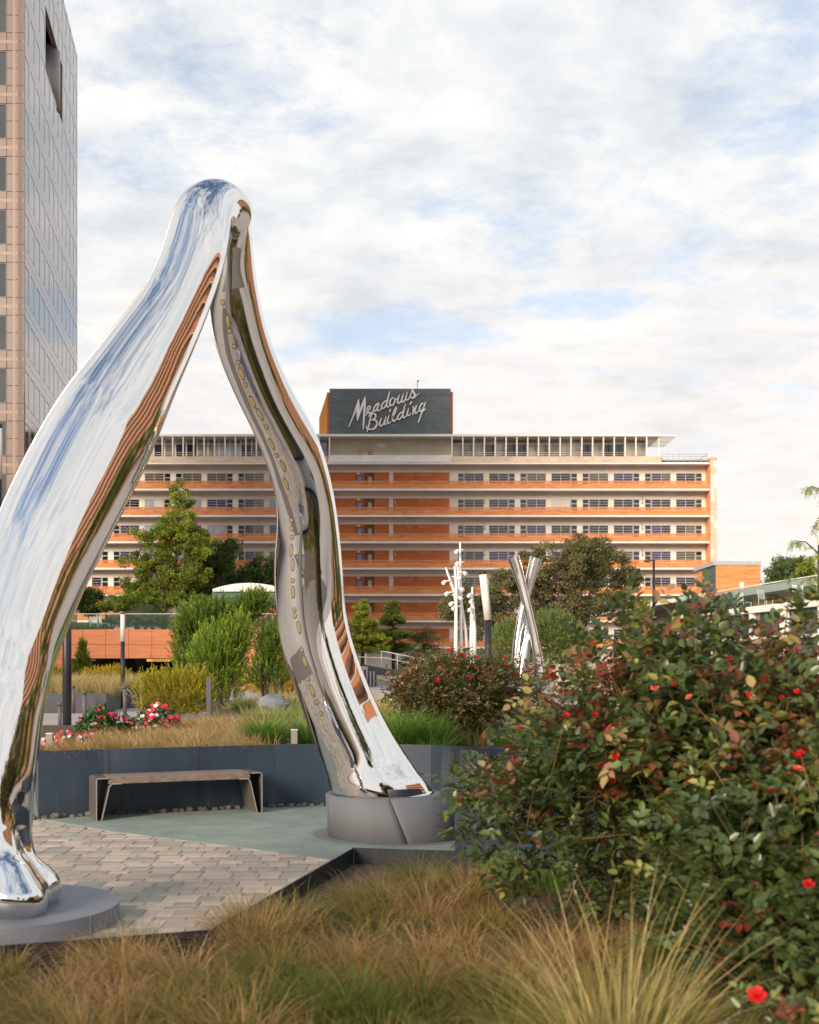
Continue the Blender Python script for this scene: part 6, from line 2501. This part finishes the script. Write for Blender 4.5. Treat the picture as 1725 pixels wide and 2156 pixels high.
W1 = shrub('bottlebrush', 'tall bright green shrub in the middle with upright feathery shoots', (GX(470, 27), 27, .62), [((GX(462, 27), 27, 1.85), (.62, .55, .75), 3), ((GX(500, 27), 27, 2.25), (.36, .4, .55), 1.2), ((GX(430, 27), 27, 1.75), (.4, .4, .45), .9), ((GX(480, 27), 27, 1.2), (.45, .45, .55), .8)], 1700, .34, 20, .060, .018, L['wax'], 1.1, .55, None, 9, .62, 'shrub', 2.6)
shrub('bottlebrush', 'darker feathery shrub behind the bright green one, reaching the kiosk', (GX(455, 33), 33, .3), [((GX(425, 33), 33, 2.75), (.75, .6, .7), 2.5), ((GX(400, 33), 33, 2.1), (.5, .5, .7), 1.2), ((GX(470, 33), 33, 2.9), (.5, .5, .6), 1.2), ((GX(395, 33), 33, 1.5), (.4, .5, .4), .6)], 1500, .40, 18, .08, .026, L['wax'], .8, .6, None, 9, .35, 'shrub', 2.4)
shrub('bottlebrush', 'feathery shrub with twisted bare stems in front of the kiosk', (GX(560, 32), 32, .3), [((GX(520, 32), 32, 3.1), (.36, .4, .42), 1.3), ((GX(545, 32), 32, 3.3), (.32, .4, .32), 1), ((GX(570, 32), 32, 2.2), (.5, .5, .6), 1.3), ((GX(560, 32), 32, 1.45), (.7, .5, .55), 1.3)], 1100, .36, 18, .075, .025, L['wax'], .7, .6, None, 12, .3, 'shrub', 2.2)
shrub('dark_shrub', 'dense dark green shrub beside the arch leg below the kiosk', (GX(585, 38), 38, .2), [((GX(590, 38), 38, 2.1), (.8, .6, .9), 1)], 620, .34, 14, .08, .028, L['treedark'], .3, .8, None, 6, .3)
shrub('russet_shrub', 'russet leaved shrub under the kiosk beside the arch leg', (GX(575, 84), 84, TZ1), [((GX(575, 84), 84, 5.1), (1.6, 1, 1.1), 1)], 420, .5, 12, .16, .07, leafmat('russet_leaf', [(0, (.07, .06, .02)), (.5, (.22, .10, .03)), (1, (.34, .15, .05))]), .3, .8, None, 4, .3)
shrub('pale_bush', 'light green bush behind the crossed steel tubes', (GX(1130, 56), 56, 0), [((GX(1080, 56), 56, 2.4), (1.15, 1, 1.4), 1.6), ((GX(1160, 56), 56, 2.9), (1.5, 1, 1.3), 2.2), ((GX(1215, 56), 56, 2.2), (.9, 1, 1.2), 1)], 2100, .5, 12, .13, .045, L['bush'], .4, .8, None, 14, .35, 'bush', 2.6)
shrub('light_sapling', 'small light green sapling behind the near roses and street lamp', (GX(1352, 70), 70, 0), [((GX(1352, 70), 70, 4.6), (.55, .5, .9), 1), ((GX(1350, 70), 70, 3.2), (1.0, .8, .7), 1)], 420, .5, 11, .15, .06, L['cypress'], .5, .7, None, 5, .3, 'sapling', 2.4)
shrub('hedge', 'low dark hedge below the office block at the right of the steps', (GX(900, 108), 108, 0), [((GX(890, 108), 108, 1.4), (2.5, .8, 1.4), 1), ((GX(1000, 108), 108, 1.4), (3.5, .8, 1.3), 1)], 620, .6, 11, .22, .1, L['treedark'], .3, .8, None, 3, .3, 'hedge')

# terrace planting
TZ = TZ1


def palmetto(px, D, h, label):
    t = thing('palmetto', (GX(px, D), D, TZ), label, 'palmetto', 'palmettos behind the glass balustrade')
    c = np.array([GX(px, D), D, TZ])
    Vs, Fs, Ts, off = [], [], [], 0
    g = G()
    for j in range(16):
        az, el = R.uniform(0, 6.28), R.uniform(.15, 1.4)
        d = np.array([math.cos(az) * math.cos(el), math.sin(az) * math.cos(el), math.sin(el)])
        hub = c + d * h * R.uniform(.5, .8)
        g.tube([c, (c + hub) / 2 + np.array([0, 0, .05]), hub], [.018, .014, .01], 4, caps=False)
        n = 16
        s = nrm(np.cross(d, [0, 0, 1.0]) + 1e-6)
        an = np.linspace(-1.5, 1.5, n)
        dirs = d[None, :] * np.cos(an)[:, None] + s[None, :] * np.sin(an)[:, None] + np.array([[0, 0, -.12]])
        V, F = leaf_geo(np.repeat(hub[None, :], n, 0), dirs, np.repeat(np.cross(s, d)[None, :], n, 0), h * .45 * NR.uniform(.85, 1.1, n), np.full(n, .055), .2)
        Vs.append(V)
        Fs.append(F + off)
        off += len(V)
        Ts.append(np.repeat(np.full(n, R.choice([.1, .3, .5, .6, .7, .95])), 4))
    g.build('stalk', M['bark'], t)
    np_obj('fan_leaves', np.concatenate(Vs), np.concatenate(Fs), L['palm'], np.concatenate(Ts), t)['kind'] = 'stuff'


for px, D, h, lb in ((238, 82.5, 1.25, 'palmetto leftmost behind the balustrade'), (262, 82, 1.3, 'palmetto right behind the slim light column'), (285, 82.6, 1.45, 'palmetto third from the left behind the balustrade'),
                     (305, 83.5, 2.0, 'tallest palmetto, its fans rising over the handrail'), (322, 82.2, 1.35, 'palmetto right of the tallest one'), (342, 82.6, 1.3, 'palmetto with yellowing fans below the saucer lamps'), (362, 82.3, 1.4, 'palmetto at the edge of the tall green shrub')):
    palmetto(px, D, h, lb)
meadow('grass', 'soft green ground cover at the left of the terrace', [(GX(60, 81), 81), (GX(215, 81), 81), (GX(215, 90), 90), (GX(60, 90), 90)], TZ - .05, 150, 40, .7, .05, L['treedark'], (.2, .8), .2, 0, 0, (.2, .9), (.3, 1.2), .5)
for px, D, rz, lb in ((198, 81.5, .4, 'white chair behind the balustrade at the left'), (219, 82, 2.2, 'second white chair, close to the leftmost palmetto')):
    t = wire_chair((GX(px, D), D, TZ), rz, lb)
TG = 'trees on the garage terrace'
tree('terrace_tree', 'tall airy light green tree on the terrace', (GX(345, 92), 92, TZ), .22, (GX(352, 92), 92, TZ + 4.2),
     [((GX(378, 92), 92, 14.2), (1.0, 1.2, 1.5), .8), ((GX(372, 92), 92, 12.4), (1.8, 1.6, 1.3), 1.3), ((GX(330, 92), 92, 11.5), (2.3, 1.8, 1.0), 1.1), ((GX(405, 92), 92, 11.0), (1.9, 1.5, 1.1), 1.1), ((GX(360, 92), 92, 9.8), (2.6, 1.9, 1.2), 1.5), ((GX(300, 92), 92, 9.6), (1.7, 1.5, 1.0), .7), ((GX(330, 92), 92, 8.0), (2.8, 2.0, 1.1), 1.4), ((GX(395, 92), 92, 8.4), (2.0, 1.8, 1.1), 1.0), ((GX(290, 92), 92, 7.2), (2.2, 1.5, .8), .9)],
     420, 85, .18, L['tree'], .75, .36, TG, 0, 24, tintbias=.05, lk=.8)
tree('terrace_tree', 'dark green tree right of the tall one on the terrace', (GX(450, 97), 97, TZ), .2, (GX(448, 97), 97, TZ + 3.5), [((GX(432, 97), 97, 10.4), (1.4, 1.4, 1.6), 1.2), ((GX(460, 97), 97, 9.6), (1.4, 1.4, 1.5), 1), ((GX(482, 97), 97, 11.0), (.9, .9, .8), .5), ((GX(420, 97), 97, 7.6), (1.6, 1.5, 1.1), 1)], 120, 130, .21, L['treedark'], .7, .52, TG, 0, 18)
tree('terrace_tree', 'broad dark tree behind the kiosk', (GX(540, 100), 100, TZ), .22, (GX(535, 100), 100, TZ + 3), [((GX(520, 100), 100, 8.6), (2.4, 1.6, 1.6), 2), ((GX(565, 100), 100, 9.4), (1.8, 1.5, 1.6), 1.4), ((GX(490, 100), 100, 7.5), (1.8, 1.4, 1.2), 1), ((GX(580, 100), 100, 7.6), (1.6, 1.4, 1.4), .8)], 190, 120, .20, L['treedark'], .7, .55, TG, 0, 22)
tree('terrace_tree', 'low dark tree at the left end of the terrace', (GX(190, 94), 94, TZ), .14, (GX(192, 94), 94, TZ + 1.6), [((GX(188, 94), 94, 6.6), (1.1, 1, 1.0), 1)], 46, 120, .2, L['treedark'], .7, .5, TG, 0, 8)
tree('terrace_tree', 'spreading low green tree below the tall one on the terrace', (GX(290, 90), 90, TZ), .16, (GX(292, 90), 90, TZ + 1.5), [((GX(270, 90), 90, 6.2), (2.2, 1.2, .8), 1.2), ((GX(330, 90), 90, 6.4), (2.4, 1.2, .9), 1.2)], 95, 120, .19, L['tree'], .5, .5, TG, 0, 14, tintbias=-.05)

# trees right of the arch
CY = 'bald cypresses in front of the office block'
tree('bald_cypress', 'bright green bald cypress beside the arch leg', (GX(762, 104), 104, 0), .17, (GX(763, 104), 104, 5.0), [((GX(763, 104), 104, 6.4), (.6, .6, .9), .7), ((GX(764, 104), 104, 5.1), (1.35, 1.2, .5), 1), ((GX(768, 104), 104, 3.9), (2.2, 1.6, .45), 1.5), ((GX(775, 104), 104, 3.1), (2.0, 1.5, .35), 1.2)], 120, 170, .16, L['cypress'], .4, .42, CY, .3, 14)
tree('bald_cypress', 'darker bald cypress second from the arch leg', (GX(829, 108), 108, 0), .17, (GX(829, 108), 108, 5.0), [((GX(826, 108), 108, 6.7), (.6, .6, .8), .7), ((GX(827, 108), 108, 5.7), (1.2, 1.1, .5), 1), ((GX(832, 108), 108, 4.4), (1.9, 1.4, .5), 1.4), ((GX(835, 108), 108, 3.2), (2.1, 1.5, .45), 1.4)], 115, 170, .16, L['tree'], .4, .42, CY, .3, 14, tintbias=-.25)
tree('small_tree', 'small thin tree between the cypresses and the white poles', (GX(900, 112), 112, 0), .09, (GX(900, 112), 112, 2.6), [((GX(900, 112), 112, 4.2), (1.5, 1, .8), 1), ((GX(895, 112), 112, 2.9), (1.9, 1, .6), 1)], 48, 80, .15, L['oak'], .6, .5, None, 0, 10)
tree('live_oak', 'wide spreading live oak in front of the office block', (GX(1190, 74), 74, 0), .40, (GX(1200, 74), 74, 3.4),
     [((GX(1215, 74), 74, 8.3), (2.6, 2.4, 1.3), 2.0), ((GX(1275, 74), 74, 7.9), (1.9, 2, 1.1), 1.4), ((GX(1150, 74), 74, 6.9), (2.4, 2.2, 1.2), 1.7), ((GX(1075, 74), 74, 6.2), (2.0, 1.8, 1.2), 1.4), ((GX(1005, 74), 74, 5.6), (1.8, 1.5, 1.1), 1.3), ((GX(950, 74), 74, 4.9), (1.1, 1.2, .6), .6), ((GX(1318, 74), 74, 7.0), (1.1, 1.2, .8), .7), ((GX(1105, 74), 74, 8.3), (.45, .6, 1.3), .16), ((GX(1135, 74), 74, 8.5), (.4, .6, 1.0), .12), ((GX(1180, 74), 74, 5.1), (2.8, 2.2, 1.0), 1.4), ((GX(1250, 74), 74, 5.7), (2.6, 2, 1.0), 1.4), ((GX(1030, 74), 74, 4.0), (1.8, 1.4, .9), .9)],
     520, 130, .15, L['oak'], .6, .46, None, 0, 40, lk=.5)
tree('distant_tree', 'round dark green tree on the skyline behind the pavilion', (GX(1655, 140), 140, 0), .3, (GX(1655, 140), 140, 9), [((GX(1640, 140), 140, 12.0), (1.8, 1.6, 1.9), 1), ((GX(1680, 140), 140, 12.4), (2.0, 1.6, 2.0), 1.2), ((GX(1660, 140), 140, 10.6), (2.8, 1.6, 1.4), 1)], 110, 130, .26, L['treedark'], .8, .7, None, 0, 14)


# feathery tree at the right edge: arching boughs with hanging sprays
def feathery():
    D = 30
    b = Vector((GX(1745, D), D, 0))
    t = thing('feathery_tree', b, 'thin feathery tree with arching sprays at the right edge', 'tree')
    g = G()
    g.tube([b, Vector((GX(1742, D), D, 2.5)), Vector((GX(1738, D), D, 6.2))], [.09, .07, .03], 8)
    g.build('trunk', M['bark'], t)
    g = G()
    o_, d_, l_ = [], [], []
    for (pts) in (((1740, 1180), (1700, 1140), (1675, 1138), (1660, 1150)), ((1740, 1215), (1700, 1185), (1672, 1196), (1655, 1225)), ((1742, 1240), (1712, 1215), (1690, 1225), (1672, 1262)), ((1742, 1060), (1728, 1030), (1712, 1022), (1704, 1030)),
                  ((1738, 1200), (1722, 1172), (1705, 1172), (1695, 1195)), ((1740, 1262), (1718, 1245), (1700, 1250), (1685, 1270)), ((1742, 1120), (1730, 1095), (1720, 1100), (1712, 1120))):
        q = [P(x, y, D) + Vector((0, R.uniform(-.25, .25), 0)) for x, y in pts]
        g.tube(q, [.022, .016, .01, .004], 5)
        for j in range(46):
            u = R.random() * 2.9
            i = int(u)
            p = q[i].lerp(q[i + 1], u - i)
            o_.append(tuple(p))
            d_.append((R.uniform(-.7, .5), R.uniform(-.6, .6), R.uniform(-1.0, .05)))
            l_.append(R.uniform(.12, .28))
    g.build('limb', M['bark'], t)
    V, F, T = spray_geo(np.array(o_), np.array(d_), np.array(l_), 14, .06, .015, 1.0, NR.uniform(.1, .7, len(o_)), .3)
    np_obj('foliage', V, F, L['cypress'], T, t)['kind'] = 'stuff'


feathery()

# trees behind the photographer, mirrored in the steel
BG = 'trees behind the photographer, mirrored in the steel'
for (x, y, h, lb) in ((-13, -7, 8, 'broad tree mirrored in the left leg of the arch'), (4, -13, 9, 'tall tree mirrored in the middle of the right leg'), (11, -8, 7, 'tree mirrored near the right edge of the steel')):
    tree('mirrored_tree', lb, (x, y, 0), .2, (x, y, h * .4), [((x, y, h * .62), (2.0, 2.0, h * .28), 1), ((x + .8, y, h * .85), (1.1, 1.1, h * .16), .5)], 70, 60, .35, L['treedark'], .8, .8, BG, 0, 10)

for i, (x, y, h) in enumerate(((44, 2, 8.5), (43, 16, 9.5), (45, 30, 8.5), (43, 45, 9.5), (45, 60, 9))):
    tree('mirrored_tree', 'dark tree before the mirrored brick wing, number %s from the near end' % ('one', 'two', 'three', 'four', 'five')[i], (x, y, 0), .25, (x, y, h * .4), [((x, y, h * .55), (3.0, 6.0, h * .4), 1)], 60, 60, .6, L['treedark'], .8, 1.4, BG, 0, 6)
